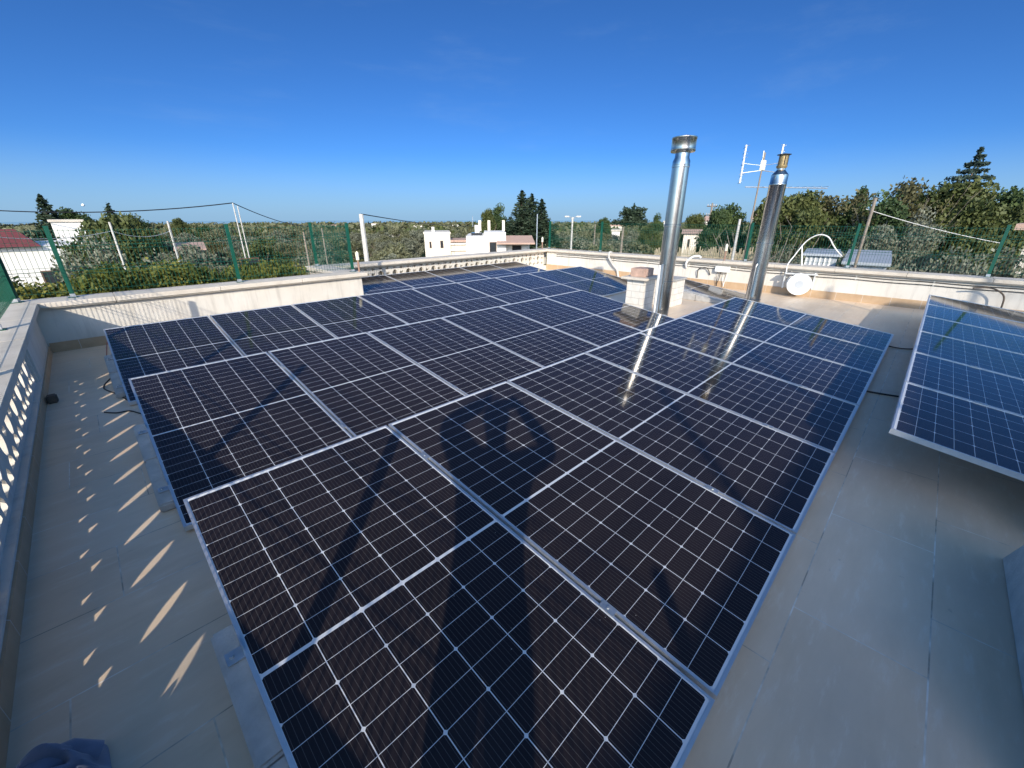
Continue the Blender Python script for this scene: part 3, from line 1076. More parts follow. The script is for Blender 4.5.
stub(3.90, 8.28, .672, 1.07, 'cream capped pipe stub on the parapet end beside the green corner post')
stub(11.6, 3.85, .672, 1.08, 'white capped pipe stub above the junction box between the two flues')
stub(11.45, 9.9, .672, 1.07, 'white capped pipe stub at the far corner of the terrace')
st = thing('white_rod', 'slim white rod leaning above the right parapet beside the hose loop', 'rod', (11.62, 2.15, .672))
MB().tube([(0, 0, 0), (0, .09, .42)], [.016, .014], 8).build('rod', M['pvc'], st, smooth=True)
MB().tube([(0, .09, .42), (0, .094, .45)], .022, 8).build('tip', M['galv'], st, smooth=True)

jb = thing('junction_box', 'white junction box on the right parapet with cables hanging from it', 'junction box', (11.46, 3.80, .40))
MB().box(-.05, .068, -.17, .17, 0, .14).build('box', M['pvc'], jb, bevel=.006)
for yy in (-.13, -.05, .04, .12):
    MB().tube([(0.02, yy, 0), (.015, yy + .01, -.15), (.0, yy + .05 * math.sin(yy * 40), -.36)], .008, 6).build('cable', M['black_rubber' if yy > 0 else 'pvc'], jb)
# pipe swan neck left of it
o = MB().tube(smooth([(11.5, 4.75, .44), (11.44, 4.75, .52), (11.44, 4.72, .62), (11.47, 4.62, .72), (11.5, 4.48, .75), (11.5, 4.40, .71)]), .028, 8).build('swan_neck_pipe', M['pvc'], smooth=True)
tag(o, 'white swan neck pipe bending over the right parapet near the larger flue', 'pipe')
o = MB().tube(smooth([(11.5, 4.42, .2), (11.45, 4.40, .42), (11.46, 4.2, .47), (11.5, 4.1, .3)]), .012, 6).build('black_hose', M['black_rubber'])
tag(o, 'loop of black hose on the white parapet below the swan neck pipe', 'hose')
o = MB().tube(smooth([(11.62, 7.2, .69), (11.47, 7.18, .69), (11.42, 7.15, .55), (11.44, 7.0, .35), (11.46, 6.85, .2), (11.47, 6.8, .0)]), .035, 8).build('corrugated_pipe', M['pole_concrete'], smooth=True)
tag(o, 'pale corrugated pipe running down the far end of the right parapet', 'pipe')
o = MB().tube(smooth([(11.36, -.62, .50), (11.36, -.85, .52), (11.36, -1.02, .42), (11.36, -1.06, .25), (11.36, -1.06, .02)]), .013, 8).build('dark_conduit', M['bark'], smooth=True)
tag(o, 'curved dark conduit on the right parapet behind the shaded array', 'conduit')
# cables clipped along the wall
for z_, lab in ((.535, 'upper of two thin dark cables clipped along the right parapet under the coping'), (.475, 'lower of two thin dark cables clipped along the right parapet under the coping')):
    m = MB()
    pts = []
    for k in range(90):
        y = -8.5 + k * .2
        pts.append((XR - .02, y, z_ - .012 * math.sin((y % 1.2) / 1.2 * math.pi)))
    m.tube(pts, .007, 5)
    o = m.build('wall_cable', M['black_rubber'])
    tag(o, lab, 'cable', 'cables clipped to the right parapet')
    for k in range(15):
        link('clip', MB().box(-.012, .012, -.012, .012, -.012, .012).mesh('clip', M['pvc']) if k == 0 else bpy.data.meshes['clip'], o, (XR - .012, -8.5 + k * 1.2, z_))

# TV aerial
an = thing('tv_aerial', 'television aerial with white elements on a tall mast behind the slimmer flue', 'aerial', (11.80, 3.46, .672))
MB().tube([(0, 0, 0), (0, 0, 2.42)], [.022, .015], 10).build('mast', M['bark_pale'], an, smooth=True)
m = MB()
m.box(-.03, .06, -.05, .05, 2.05, 2.26); m.tube([(.0, .02, 2.26), (-.02, .03, 2.46)], .014, 6)
m.build('amplifier', M['pvc_cream'], an, bevel=.01)
yd = Vector((.62, -.78, 0))
m = MB()
m.tube([tuple(yd * -.30 + Vector((0, 0, 1.70))), tuple(yd * 1.55 + Vector((0, 0, 1.66)))], .012, 6)
for k in range(10):
    c = yd * (.05 + k * .16) + Vector((0, 0, 1.69))
    q = Vector((yd.y, -yd.x, 0)) * (.16 if k > 1 else .22)
    m.tube([tuple(c - q), tuple(c + q)], .004, 4)
m.build('yagi_boom', M['galv'], an)
for s_, e_ in ((-.44, 0), (.36, 1)):
    m = MB()
    c = yd * s_
    m.tube([tuple(c + Vector((0, 0, 1.72 + .06 * (1 - e_)))), tuple(c * 1.02 + Vector((0, 0, 2.58)))], .019, 6)
    m.build('panel_element', M['pvc'], an)
    m = MB()
    for q in range(7):
        z_ = 1.80 + q * .12
        m.tube([tuple(c * (1 + .01 * q) + Vector((.07, .055, z_))), tuple(c * (1 + .01 * q) + Vector((-.07, -.055, z_ + .02)))], .005, 4)
        m.tube([tuple(c + Vector((.05, -.06, z_ + .05))), tuple(c + Vector((-.03, .04, z_ + .05)))], .004, 4)
    m.build('dipole_rungs', M['galv'], an)
    m = MB()
    m.tube([tuple(c + Vector((0, 0, 2.0))), (0, 0, 2.05)], .010, 5)
    m.tube([tuple(c + Vector((0, 0, 2.2))), (0, 0, 2.15)], .006, 5)
    for k in range(4):
        m.tube([tuple(c + Vector((.10, .08, 1.78 + .2 * k))), tuple(c + Vector((-.10, -.08, 1.78 + .2 * k)))], .004, 4)
    m.build('spreader', M['galv'], an)

# ------------------------------------------------------------------ loose cables on the terrace
def cable(name, mat, pts, r, label):
    o = MB().tube(smooth(pts), r, 6).build(name, M[mat], smooth=True)
    tag(o, label, 'cable')


cable('black_cable', 'black_rubber', [(-.02, 6.05, .16), (-.14, 6.1, .06), (-.22, 5.95, .006), (-.12, 5.6, .006), (-.05, 5.3, .006), (.05, 5.2, .03)], .007, 'black cable curling out from under the panel at the far left')
cable('black_cable', 'black_rubber', [(-.25, 5.15, .006), (-.17, 5.05, .006), (-.08, 5.02, .006), (.0, 4.85, .006), (.1, 4.7, .02)], .006, 'short black cable lying on the floor by the third row ballast block')
cable('red_cable', 'red_cable', [(-.04, 7.2, .30), (-.09, 7.1, .2), (-.14, 6.8, .04), (-.1, 6.4, .006), (-.05, 6.2, .05)], .005, 'thin red cable hanging from the corner panel to the floor')
cable('black_cable', 'black_rubber', [(5.52, -.30, .012), (5.47, -.10, .012), (5.44, .05, .010), (5.42, .20, .010), (5.42, .40, .012)], .009, 'thick black cable crossing the gap between the main and right arrays, nearer of two')
cable('black_cable', 'black_rubber', [(7.95, -.25, .012), (7.72, -.05, .010), (7.70, .10, .009), (7.82, .25, .010), (8.0, .42, .012)], .008, 'black cable loop in the gap at the far end of the arrays')

# grey scupper
o = MB().box(-.63, -.555, 5.78, 5.88, .0, .075).build('drain_box', M['bark'], bevel=.01)
tag(o, 'small dark drain box on the floor against the left parapet', 'drain box')


# ------------------------------------------------------------------ navy jacket heap
def jacket():
    rng = np.random.default_rng(4)
    n, k = 140, 80
    rf = random.Random(12)
    FOLDS = [(rf.uniform(-.12, .12), rf.uniform(-.12, .12), rf.uniform(0, 3.14), rf.uniform(.007, .016), rf.choice((-1, 1)) * rf.uniform(.022, .048), rf.uniform(-3, 3)) for _ in range(26)]
    vs = []; fs = []
    for i in range(n):
        for j in range(k):
            a = 2 * math.pi * i / n
            t = j / (k - 1)
            rr = t
            ca, sa = math.cos(a), math.sin(a)
            rad = 1 + .10 * math.sin(2 * a + .6) + .07 * math.sin(5 * a)
            x = .18 * rr * ca * rad; y = .17 * rr * sa * rad
            h = .145 * (1 - rr ** 2.6)
            h += .05 * math.exp(-((x - .09) ** 2 + (y - .03) ** 2) / .006) - .05 * math.exp(-((x + .02) ** 2) / .0012) * (1 - rr)
            fold = .006 * math.sin(90 * (x * .8 + y * .6) + 4 * math.sin(19 * y))
            for (fx, fy, fa, fw, fh_, fc) in FOLDS:
                dd = (x - fx) * math.sin(fa) - (y - fy) * math.cos(fa)
                tt = (x - fx) * math.cos(fa) + (y - fy) * math.sin(fa)
                dd += fc * tt * tt
                fold += fh_ * math.exp(-(dd / fw) ** 2) * math.exp(-(tt / .11) ** 2)
            h += fold * (1 - rr ** 6) * min(1, 2.5 * rr + .3)
            x += .012 * math.sin(30 * y + 2 * a); y += .010 * math.sin(34 * x)
            vs.append((x, y, max(h, .002) if t < 1 else .002))
    for i in range(n):
        for j in range(k - 1):
            i2 = (i + 1) % n
            fs.append((i * k + j, i * k + j + 1, i2 * k + j + 1, i2 * k + j))
    t_ = thing('jacket', 'crumpled navy blue jacket heaped on the floor in the bottom left corner', 'jacket', (-.535, 1.43, 0), (0, 0, R(40)))
    m = MB(); m.add(vs, fs)
    m.build('cloth_heap', M['navy'], t_, smooth=True)
    # sleeve lying across the heap
    pts = [(-.13, -.04, .08), (-.07, .0, .13), (.01, .04, .15), (.08, .06, .14), (.135, .045, .10), (.165, .0, .05)]
    MB().tube(pts, [.036, .042, .046, .045, .042, .036], 14).build('sleeve', M['navy'], t_, smooth=True)


jacket()


# ------------------------------------------------------------------ the photographer (behind the lens; the photo shows the shadow)
def person():
    root = thing('person', 'person in grey jacket and jeans holding up a phone with both hands, elbows out', 'person', (0, 0, 0))
    F = Vector((.7071, .7071, 0)); S = Vector((.7071, -.7071, 0))   # facing, right

    def P(s, f, z):
        return tuple(S * s + F * f + Vector((0, 0, z)))
    J = {'pel': (-.10, -.42, .96, .155), 'wst': (-.10, -.42, 1.12, .150), 'chs': (-.10, -.42, 1.32, .165), 'nb': (-.10, -.41, 1.47, .075), 'nk': (-.10, -.40, 1.54, .060),
         'hd': (-.11, -.37, 1.64, .095), 'hd2': (-.11, -.375, 1.73, .085),
         'sr': (.075, -.42, 1.43, .088), 'er': (.27, -.26, 1.42, .066), 'wr': (.075, -.13, 1.66, .040), 'hr': (.05, -.10, 1.70, .030),
         'sl': (-.275, -.42, 1.46, .105), 'el': (-.45, -.27, 1.61, .095), 'wl': (-.24, -.13, 1.69, .055), 'hl': (-.21, -.10, 1.72, .030),
         'hpr': (-.005, -.42, .90, .105), 'kr': (.0, -.40, .50, .068), 'ar': (.0, -.43, .09, .048), 'tr': (.02, -.28, .04, .040),
         'hpl': (-.195, -.42, .90, .105), 'kl': (-.20, -.40, .50, .068), 'al': (-.20, -.43, .09, .048), 'tl': (-.22, -.28, .04, .040)}
    E = [('pel', 'wst'), ('wst', 'chs'), ('chs', 'nb'), ('nb', 'nk'), ('nk', 'hd'), ('hd', 'hd2'), ('chs', 'sr'), ('sr', 'er'), ('er', 'wr'), ('wr', 'hr'),
         ('chs', 'sl'), ('sl', 'el'), ('el', 'wl'), ('wl', 'hl'), ('pel', 'hpr'), ('hpr', 'kr'), ('kr', 'ar'), ('ar', 'tr'), ('pel', 'hpl'), ('hpl', 'kl'), ('kl', 'al'), ('al', 'tl')]
    for sd, sg in (('r', -1), ('l', 1)):
        hs, hf, hz, _ = J['h' + sd]
        for q in range(4):
            J['f%d%s' % (q, sd)] = (hs + sg * .035, hf + .045, hz + .030 - .022 * q, .0095)
            J['g%d%s' % (q, sd)] = (hs + sg * (.06 + .006 * (q in (1, 2))), hf + .052, hz + .028 - .022 * q, .0085)
            E += [('h' + sd, 'f%d%s' % (q, sd)), ('f%d%s' % (q, sd), 'g%d%s' % (q, sd))]
        J['t1' + sd] = (hs + sg * .02, hf - .02, hz - .03, .011)
        J['t2' + sd] = (hs + sg * .055, hf - .01, hz - .02, .009)
        E += [('h' + sd, 't1' + sd), ('t1' + sd, 't2' + sd)]
    keys = list(J)
    me = bpy.data.meshes.new('body')
    me.from_pydata([P(*J[k][:3]) for k in keys], [(keys.index(a), keys.index(b)) for a, b in E], [])
    ob = bpy.data.objects.new('body_tmp', me); col.objects.link(ob)
    md = ob.modifiers.new('skin', 'SKIN')
    ly = me.skin_vertices[0].data if me.skin_vertices else None
    if ly is None:
        bm = bmesh.new(); bm.from_mesh(me); bm.verts.layers.skin.verify(); bm.to_mesh(me); bm.free()
        ly = me.skin_vertices[0].data
    for i, k in enumerate(keys):
        r = J[k][3]
        ly[i].radius = (r, r)
        ly[i].use_root = (k == 'pel')
    sd_ = ob.modifiers.new('sub', 'SUBSURF'); sd_.levels = 2; sd_.render_levels = 2
    dg = bpy.context.evaluated_depsgraph_get()
    bme = bpy.data.meshes.new_from_object(ob.evaluated_get(dg))
    bpy.data.objects.remove(ob)
    bme.materials.clear()
    for mm in ('jacket', 'denim', 'skin', 'black_rubber'):
        bme.materials.append(M[mm])
    for p in bme.polygons:
        c = p.center
        s, f = c.dot(S), c.dot(F)
        p.material_index = 3 if c.z < .08 else 1 if c.z < .98 else 2 if (abs(s + .10) < .10 and c.z > 1.50) or f > -.16 else 0
        p.use_smooth = True
    link('body', bme, root)
    # hair
    hm = MB()
    cc = Vector(P(-.11, -.385, 1.70))
    vs = []; fs = []
    n, k = 20, 10
    for i in range(k + 1):
        th = (math.pi * .58) * i / k
        for j in range(n):
            a = 2 * math.pi * j / n
            vs.append(tuple(cc + Vector((.100 * math.sin(th) * math.cos(a), .100 * math.sin(th) * math.sin(a), .115 * math.cos(th) + .01))))
    for i in range(k):
        for j in range(n):
            fs.append((i * n + j, (i + 1) * n + j, (i + 1) * n + (j + 1) % n, i * n + (j + 1) % n))
    hm.add(vs, fs)
    hm.build('hair', M['hair'], root, smooth=True)
    fm = MB()
    for e in (-.032, .032):
        q = Vector(P(-.11 + e, -.285, 1.665)); fm.cyl(q, q + F * .006, .010, n=10)
    fm.build('eyes', M['dark_window'], root)
    q = Vector(P(-.11, -.285, 1.65))
    MB().tube([q, q + F * .022 + Vector((0, 0, -.03)), q + Vector((0, 0, -.045))], [.008, .014, .010], 8).build('nose', M['skin'], root, smooth=True)
    # phone, lens side just behind the viewpoint
    ph = thing('phone', 'dark phone held up in front of the face in both hands', 'phone', (0, 0, 0))
    mt = Matrix.Translation(CAM + Vector((-.05, -.05, .0))) @ Matrix.Rotation(YAW - math.pi / 2, 4, 'Z') @ Matrix.Rotation(-PITCH, 4, 'X')
    b_ = MB().box(-.135, .02, -.004, .004, -.065, .012, mat=mt).build('case', M['black_rubber'], ph, bevel=.002)
    MB().box(-.130, .015, -.0052, -.0041, -.061, .008, mat=mt).build('screen', M['dark_window'], ph)


person()

exec_bg = True
# ------------------------------------------------------------------ foliage builders
def quads(P, S, rng, N=None, up=.0):
    """leaf quads: centres P (n,3), sizes S (n,), random orientation"""
    n = len(P)
    a = rng.normal(size=(n, 3)); a /= np.linalg.norm(a, axis=1, keepdims=True)
    if up:
        a[:, 2] *= (1 - up); a /= np.linalg.norm(a, axis=1, keepdims=True)
    b = rng.normal(size=(n, 3)); b -= (b * a).sum(1, keepdims=True) * a; b /= np.linalg.norm(b, axis=1, keepdims=True)
    s = S[:, None]
    V = np.stack([P - a * s - b * s * .5, P + a * s - b * s * .5, P + a * s + b * s * .5, P - a * s + b * s * .5], 1)
    return V.reshape(-1, 3)


def quad_mesh(name, V, mat):
    n = len(V) // 4
    me = bpy.data.meshes.new(name)
    me.vertices.add(len(V)); me.vertices.foreach_set('co', V.astype(np.float32).ravel())
    me.loops.add(n * 4); me.loops.foreach_set('vertex_index', np.arange(n * 4, dtype=np.int32))
    me.polygons.add(n); me.polygons.foreach_set('loop_start', np.arange(0, n * 4, 4, dtype=np.int32))
    try:
        me.polygons.foreach_set('loop_total', np.full(n, 4, dtype=np.int32))
    except Exception:
        pass
    me.materials.append(mat)
    me.update(calc_edges=True)
    me.validate()
    return me


def clump_cloud(rng, cents, rads, per, size, flat=.8):
    out = []
    for c, r in zip(cents, rads):
        d = rng.normal(size=(per, 3)); d /= np.linalg.norm(d, axis=1, keepdims=True)
        rad = r * (rng.random((per, 1)) ** .45)
        p = c + d * rad * np.array([1, 1, flat])
        out.append(p)
    P = np.concatenate(out)
    return quads(P, size * (.6 + .8 * rng.random(len(P))), rng)


def broad_crown(seed, H, Rr, z0, n_clump, per, size, mat, lift=0.0, name='crown'):
    rng = np.random.default_rng(seed)
    cents = []; rads = []
    lobes = [(rng.uniform(-.45, .45) * Rr, rng.uniform(-.45, .45) * Rr, rng.uniform(.75, 1.0)) for _ in range(5)]
    for _ in range(n_clump):
        lx, ly, lh = lobes[rng.integers(len(lobes))]
        a = rng.uniform(0, 2 * math.pi); t = rng.random()
        zz = z0 + (H * lh - z0) * t
        prof = math.sin(math.pi * (.16 + .80 * t)) ** .7
        rr = Rr * .62 * prof * rng.uniform(.35, 1.0)
        cents.append((lx + rr * math.cos(a), ly + rr * math.sin(a), zz))
        rads.append(Rr * rng.uniform(.16, .30))
    return quad_mesh(name, clump_cloud(rng, np.array(cents), rads, per, size), mat)


def trunk_mesh(seed, H, r, mat, n_limb=5, spread=1.0, z_split=.35):
    rng = np.random.default_rng(seed)
    m = MB()
    zs = H * z_split
    m.tube([(0, 0, -.6), (0, 0, .0), (.05 * r, .1, zs * .5), (.1, .05, zs)], [r * 1.3, r * 1.15, r * .9, r * .8], 8)
    for k in range(n_limb):
        a = 2 * math.pi * k / n_limb + rng.uniform(-.4, .4)
        s = spread * rng.uniform(.5, 1.0)
        m.tube([(.1, .05, zs * .95), (.4 * s * math.cos(a), .4 * s * math.sin(a), zs + (H - zs) * .35), (s * math.cos(a), s * math.sin(a), zs + (H - zs) * rng.uniform(.65, .9))], [r * .55, r * .35, r * .10], 6)
    return m.mesh('trunk', mat, True)


def conifer_crown(seed, H, Rr, z0, tiers, per, size, mat, droop=.25, flat=.25, power=1.0, gap=.0):
    rng = np.random.default_rng(seed)
    P = []; S = []
    for t in range(tiers):
        f = t / (tiers - 1)
        zz = z0 + (H - z0) * (f ** .92)
        rr = Rr * ((1 - f) ** power) * rng.uniform(.75, 1.12) + .03 * Rr
        nb = max(4, int(9 * (1 - f) + 4))
        for k in range(nb):
            a = 2 * math.pi * (k + rng.random() * .8) / nb
            L = rr * rng.uniform(.6, 1.1)
            n = max(4, int(per * (L / Rr + .15)))
            u = rng.random(n) ** .7
            w = (1 - u * .6) * L * .22
            px = u * L
            off = rng.normal(size=n) * w
            x = px * math.cos(a) - off * math.sin(a); y = px * math.sin(a) + off * math.cos(a)
            z = zz - droop * px + rng.normal(size=n) * (H / tiers) * flat
            P.append(np.stack([x, y, z], 1)); S.append(np.full(n, size) * (.6 + .7 * rng.random(n)))
    P.append(np.stack([rng.normal(size=30) * .04 * Rr, rng.normal(size=30) * .04 * Rr, H - rng.random(30) * H * .08], 1)); S.append(np.full(30, size * .7))
    P = np.concatenate(P); S = np.concatenate(S)
    return quad_mesh('crown', quads(P, S, rng, up=.55), mat)


def straight_trunk(H, r, mat):
    m = MB(); m.tube([(0, 0, -.6), (0, 0, H * .5), (0, 0, H * .95)], [r, r * .6, r * .1], 8)
    return m.mesh('trunk', mat, True)


def tree(name, label, cat, loc, crown, trunk, scale=1.0, rz=0.0, group=None):
    t = thing(name, label, cat, loc, (0, 0, rz), group)
    t.scale = (scale,) * 3 if not isinstance(scale, tuple) else scale
    link('crown', crown, t)
    link('trunk', trunk, t)
    return t


def put_tree(name, label, px, y_top, D, crown, trunk, H, rz=0, group=None, wide=1.0):
    """stand a tree of modelled height H so that its tip reaches the height seen at (px, y_top)"""
    q = at(px, y_top, D)
    b = Vector((q.x, q.y, ground(q.x, q.y)))
    top = q.z
    s = max(.2, (top - b.z) / H)
    return tree(name, label, 'tree', b, crown, trunk, (s * wide, s * wide, s), rz, group)


# ------------------------------------------------------------------ hedge beyond the back parapet
rng = np.random.default_rng(11)
hd = thing('hedge', 'thick yellow green leafy hedge running behind the back parapet fence', 'hedge', (0, 0, GZ))
N = 40000
hx = rng.uniform(-9, 3.25, N); hy = 9.25 + 2.0 * rng.random(N) ** 1.2
topz = .70 + .10 * np.sin(hx * 2.1) + .07 * np.sin(hx * 5.3 + 1) + .10 * np.sin(hy * 4)
depth = rng.exponential(.28, N)
hz = topz - depth + rng.normal(size=N) * .05
V = quads(np.stack([hx, hy, np.maximum(hz, -1.8) - GZ], 1), .034 * (.6 + .8 * rng.random(N)), rng)
link('leaves', quad_mesh('leaves', V, M['hedge_leaf']), hd)
m = MB()
for k in range(28):
    x = -8.8 + k * .44
    m.tube([(x, 10.2, -.3), (x + .1, 10.1, 2.5), (x + .05, 10.3, 4.9)], [.06, .045, .02], 5)
m.build('stems', M['bark'], hd)

# ------------------------------------------------------------------ olive grove
OL = [broad_crown(100 + k, 3.6, 2.3, .9, 60, 90, .085, M['olive_leaf' if k % 2 else 'silver_leaf']) for k in range(4)] + \
     [broad_crown(110, 3.9, 2.4, .8, 60, 90, .085, M['green_leaf']), broad_crown(111, 3.0, 2.0, .6, 52, 80, .08, M['brown_leaf'])]
OT = trunk_mesh(50, 3.2, .20, M['bark'], 5, 1.3)
BLOCK = []      # (px0, px1, D0, D1) zones kept clear in front of and at buildings


def keep_clear(px0, px1, D0, D1):
    BLOCK.append((px0, px1, D0, D1))


def pix_of(x, y):
    d = Vector((x, y, 0))
    f = d.dot(_fh); r = d.dot(_rt)
    return 512 + FPX * r / max(1e-3, f * math.cos(PITCH)) if f > 0 else -9999


keep_clear(-60, 90, 16, 44)
keep_clear(415, 540, 20, 62)
keep_clear(790, 1060, 10, 52)
keep_clear(640, 800, 12, 24)
LABEL_OLIVE = 'grey green olive tree in the grove beyond the terrace'
rng = random.Random(7)
spots = []
for i in range(-60, 60):
    for j in range(-60, 60):
        x = i * 5.6 + rng.uniform(-1.6, 1.6); y = j * 5.6 + rng.uniform(-1.6, 1.6)
        d = math.hypot(x, y)
        if d < 18 or d > 150: continue
        if x < 14 and y < 12.5 and x > -8: continue
        px = pix_of(x, y)
        if px < -140 or px > 1160: continue
        if any(a < px < b and c < d < e for a, b, c, e in BLOCK): continue
        if rng.random() < .12: continue
        spots.append((d, x, y))
spots.sort()
for k, (d, x, y) in enumerate(spots[:290]):
    c = OL[rng.choice([0, 1, 2, 3, 0, 1, 2, 3, 4, 5])]
    s = rng.uniform(.75, 1.15)
    tree('olive_tree', LABEL_OLIVE, 'tree', (x, y, ground(x, y) - .1), c, OT, (s * rng.uniform(.9, 1.2), s, s), rng.uniform(0, 6.28), 'olive trees in the grove')
dmax = spots[min(289, len(spots) - 1)][0]
# the rest of the grove, far off: one mass
rg = np.random.default_rng(21)
C = []; RR = []
while len(C) < 3600:
    d = dmax + (760 - dmax) * rg.random() ** 1.4
    a = rg.uniform(-1.05, 1.05) + YAW
    x, y = d * math.cos(a), d * math.sin(a)
    s = rg.uniform(.8, 1.5) * (1 + d / 900)
    C.append((x, y, ground(x, y) + 1.7 * s)); RR.append(2.2 * s)
C = np.array(C); RR = np.array(RR)
far_sz = .32
for nm, mt_, sel in (('far_grove', 'olive_leaf', slice(0, 2400)), ('far_woodland', 'green_leaf', slice(2400, 3200)), ('far_scrub', 'brown_leaf', slice(3200, 3600))):
    out = []
    for c, r in zip(C[sel], RR[sel]):
        n = 46
        dd = rg.normal(size=(n, 3)); dd /= np.linalg.norm(dd, axis=1, keepdims=True)
        out.append(c + dd * r * (rg.random((n, 1)) ** .4) * np.array([1, 1, .7]))
    P = np.concatenate(out)
    szs = np.repeat(RR[sel] * .17, 46) * (.7 + .6 * rg.random(len(P)))
    o = link(nm, quad_mesh(nm, quads(P, szs, rg), M[mt_]))
    tag(o, {'far_grove': 'far olive groves spreading to the horizon', 'far_woodland': 'scattered far green woodland on the plain', 'far_scrub': 'far brownish scrub on the plain'}[nm], 'trees', kind='stuff')

# grass tufts and weeds on the near land
gr = np.random.default_rng(31)
n = 26000
d = 9 + 60 * gr.random(n) ** 1.3; a = gr.uniform(-1.0, 1.0, n) + YAW
x, y = d * np.cos(a), d * np.sin(a)
ok = ~((x < 12.2) & (y < 12)); x, y = x[ok], y[ok]
z = np.array([ground(u, v) for u, v in zip(x, y)]) + .12
V = quads(np.stack([x, y, z], 1), .10 + .12 * gr.random(len(x)), gr)
o = link('weeds', quad_mesh('weeds', V, M['green_leaf']))
tag(o, 'weeds and long grass covering the ground beyond the terrace', 'grass', kind='stuff')

# ------------------------------------------------------------------ named trees
SPR = conifer_crown(201, 12, 4.6, 1.0, 24, 60, .16, M['pine_leaf'], .30, .30)
SPR2 = conifer_crown(202, 12, 4.2, .8, 22, 60, .16, M['pine_leaf'], .22, .35, .85)
CED = conifer_crown(203, 14, 6.2, 3.0, 19, 150, .15, M['cedar_leaf'], .05, .12, .8)
CYP = quad_mesh('crown', clump_cloud(np.random.default_rng(204), np.array([(0, 0, z_) for z_ in np.linspace(.8, 7.4, 22)]), [.9 * math.sin(math.pi * (.12 + .83 * k / 21)) ** .6 for k in range(22)], 160, .075, 1.2), M['dark_leaf'])
DK = [broad_crown(210 + k, 9, 4.4, 1.2, 150, 170, .115, M['dark_leaf']) for k in range(2)]
GR = [broad_crown(220 + k, 8, 3.8, 1.0, 140, 170, .105, M['green_leaf']) for k in range(2)]
BR = broad_crown(230, 8, 3.6, 1.0, 110, 110, .10, M['brown_leaf'])
SV = broad_crown(240, 4.6, 3.0, .3, 160, 230, .050, M['silver_leaf'])
UMB = conifer_crown(206, 9, 4.0, 6.2, 5, 90, .22, M['pine_leaf'], -.02, .14, .25)
T12 = straight_trunk(12, .22, M['bark']); T14 = straight_trunk(14, .34, M['bark']); T9 = straight_trunk(9, .2, M['bark'])
TD = trunk_mesh(60, 7.5, .28, M['bark'], 6, 2.4, .3)
TS = trunk_mesh(61, 4.0, .14, M['bark_pale'], 6, 1.6, .2)
CYT = straight_trunk(7.2, .14, M['bark'])

put_tree('spruce_tree', 'dark pointed spruce rising behind the white building at the far left', 40, 197, 58, SPR, T12, 12, .3, None, 1.5)
put_tree('broadleaf_tree', 'rounded dark tree beside the far left spruce', 60, 207, 62, DK[0], TD, 9.5, .7, None, .9)
put_tree('broadleaf_tree', 'leafy green tree in front of the white building with the red roof', 86, 206, 23, GR[0], TD, 8.5, .2, None, .62)
put_tree('olive_tree', 'bushy olive tree right of the white building, by the first white post', 103, 213, 21, SV, TS, 5.4, 1.2, None, .70)
put_tree('spruce_tree', 'thin young spruce tip above the bushes behind the first white post', 108, 206, 46, SPR2, T12, 12, 1.0, None, 1.2)
put_tree('broadleaf_tree', 'greenish tree behind the first white post', 120, 213, 52, GR[1], TD, 8.5, 2.0, None, .8)
put_tree('broadleaf_tree', 'dark tree left of the round yellow green tree on the skyline', 138, 221, 66, DK[1], TD, 9.5, 1.1, None, 1.0)
put_tree('broadleaf_tree', 'small round yellow green tree on the skyline behind the second white post', 179, 216, 95, GR[0], TD, 8.5, 2.2, None, .62)
put_tree('broadleaf_tree', 'low dark tree on the skyline left of the twin mast', 205, 225, 110, DK[0], TD, 9.5, 3.0, None, 1.1)
put_tree('broadleaf_tree', 'rounded clump of trees on the skyline right of the twin mast', 282, 223, 170, DK[1], TD, 9.5, .4, None, 1.5)
put_tree('broadleaf_tree', 'distant dark tree over a small white house on the skyline', 330, 222, 190, DK[0], TD, 9.5, .9, None, .9)
put_tree('broadleaf_tree', 'broad dark tree behind the white house, left of the three spruces', 498, 205, 66, DK[1], TD, 9.5, .9, None, .78)
put_tree('broadleaf_tree', 'dark tree tight behind the left shoulder of the white house', 489, 208, 62, GR[1], TD, 8.5, 2.6, None, .60)
put_tree('spruce_tree', 'tallest dark spruce, left of the three behind the white house', 522, 192, 62, SPR, T12, 12, .1, None, 1.7)
put_tree('spruce_tree', 'middle dark spruce of the three behind the white house', 532, 196, 65, SPR2, T12, 12, .8, None, 1.9)
put_tree('spruce_tree', 'shortest dark spruce, right of the three behind the white house', 542, 201, 60, SPR, T12, 12, 1.9, None, 1.6)
put_tree('umbrella_pine', 'flat layered pine on the skyline left of the larger flue', 634, 207, 78, UMB, T9, 9, .5, None, .9)
put_tree('broadleaf_tree', 'small round tree on the skyline between the street lamp and the flat pine', 606, 217, 105, DK[0], TD, 9.5, 2.4, None, .8)
put_tree('broadleaf_tree', 'yellowish green tree in front of the flat layered pine', 652, 223, 60, GR[0], TD, 8.5, 1.4, None, .8)
put_tree('broadleaf_tree', 'dark little tree on the skyline just left of the larger flue', 659, 214, 90, DK[1], TD, 9.5, 2.0, None, .7)
put_tree('broadleaf_tree', 'green rounded tree just right of the larger flue', 694, 213, 62, GR[1], TD, 8.5, 1.0, None, .85)
put_tree('broadleaf_tree', 'dark round tree between the two flues', 735, 203, 40, DK[0], TD, 9.5, 2.2, None, .80)
put_tree('broadleaf_tree', 'dark tree between the flues, in front of the orange roofed house', 722, 209, 38, DK[1], TD, 9.5, 3.6, None, .62)
put_tree('olive_tree', 'silvery shrub with bare twigs left of the slimmer flue', 712, 236, 24, SV, TS, 5.4, .6, None, .62)
put_tree('broadleaf_tree', 'large green tree just right of the slimmer flue', 806, 184, 33, GR[0], TD, 8.5, .4, None, .80)
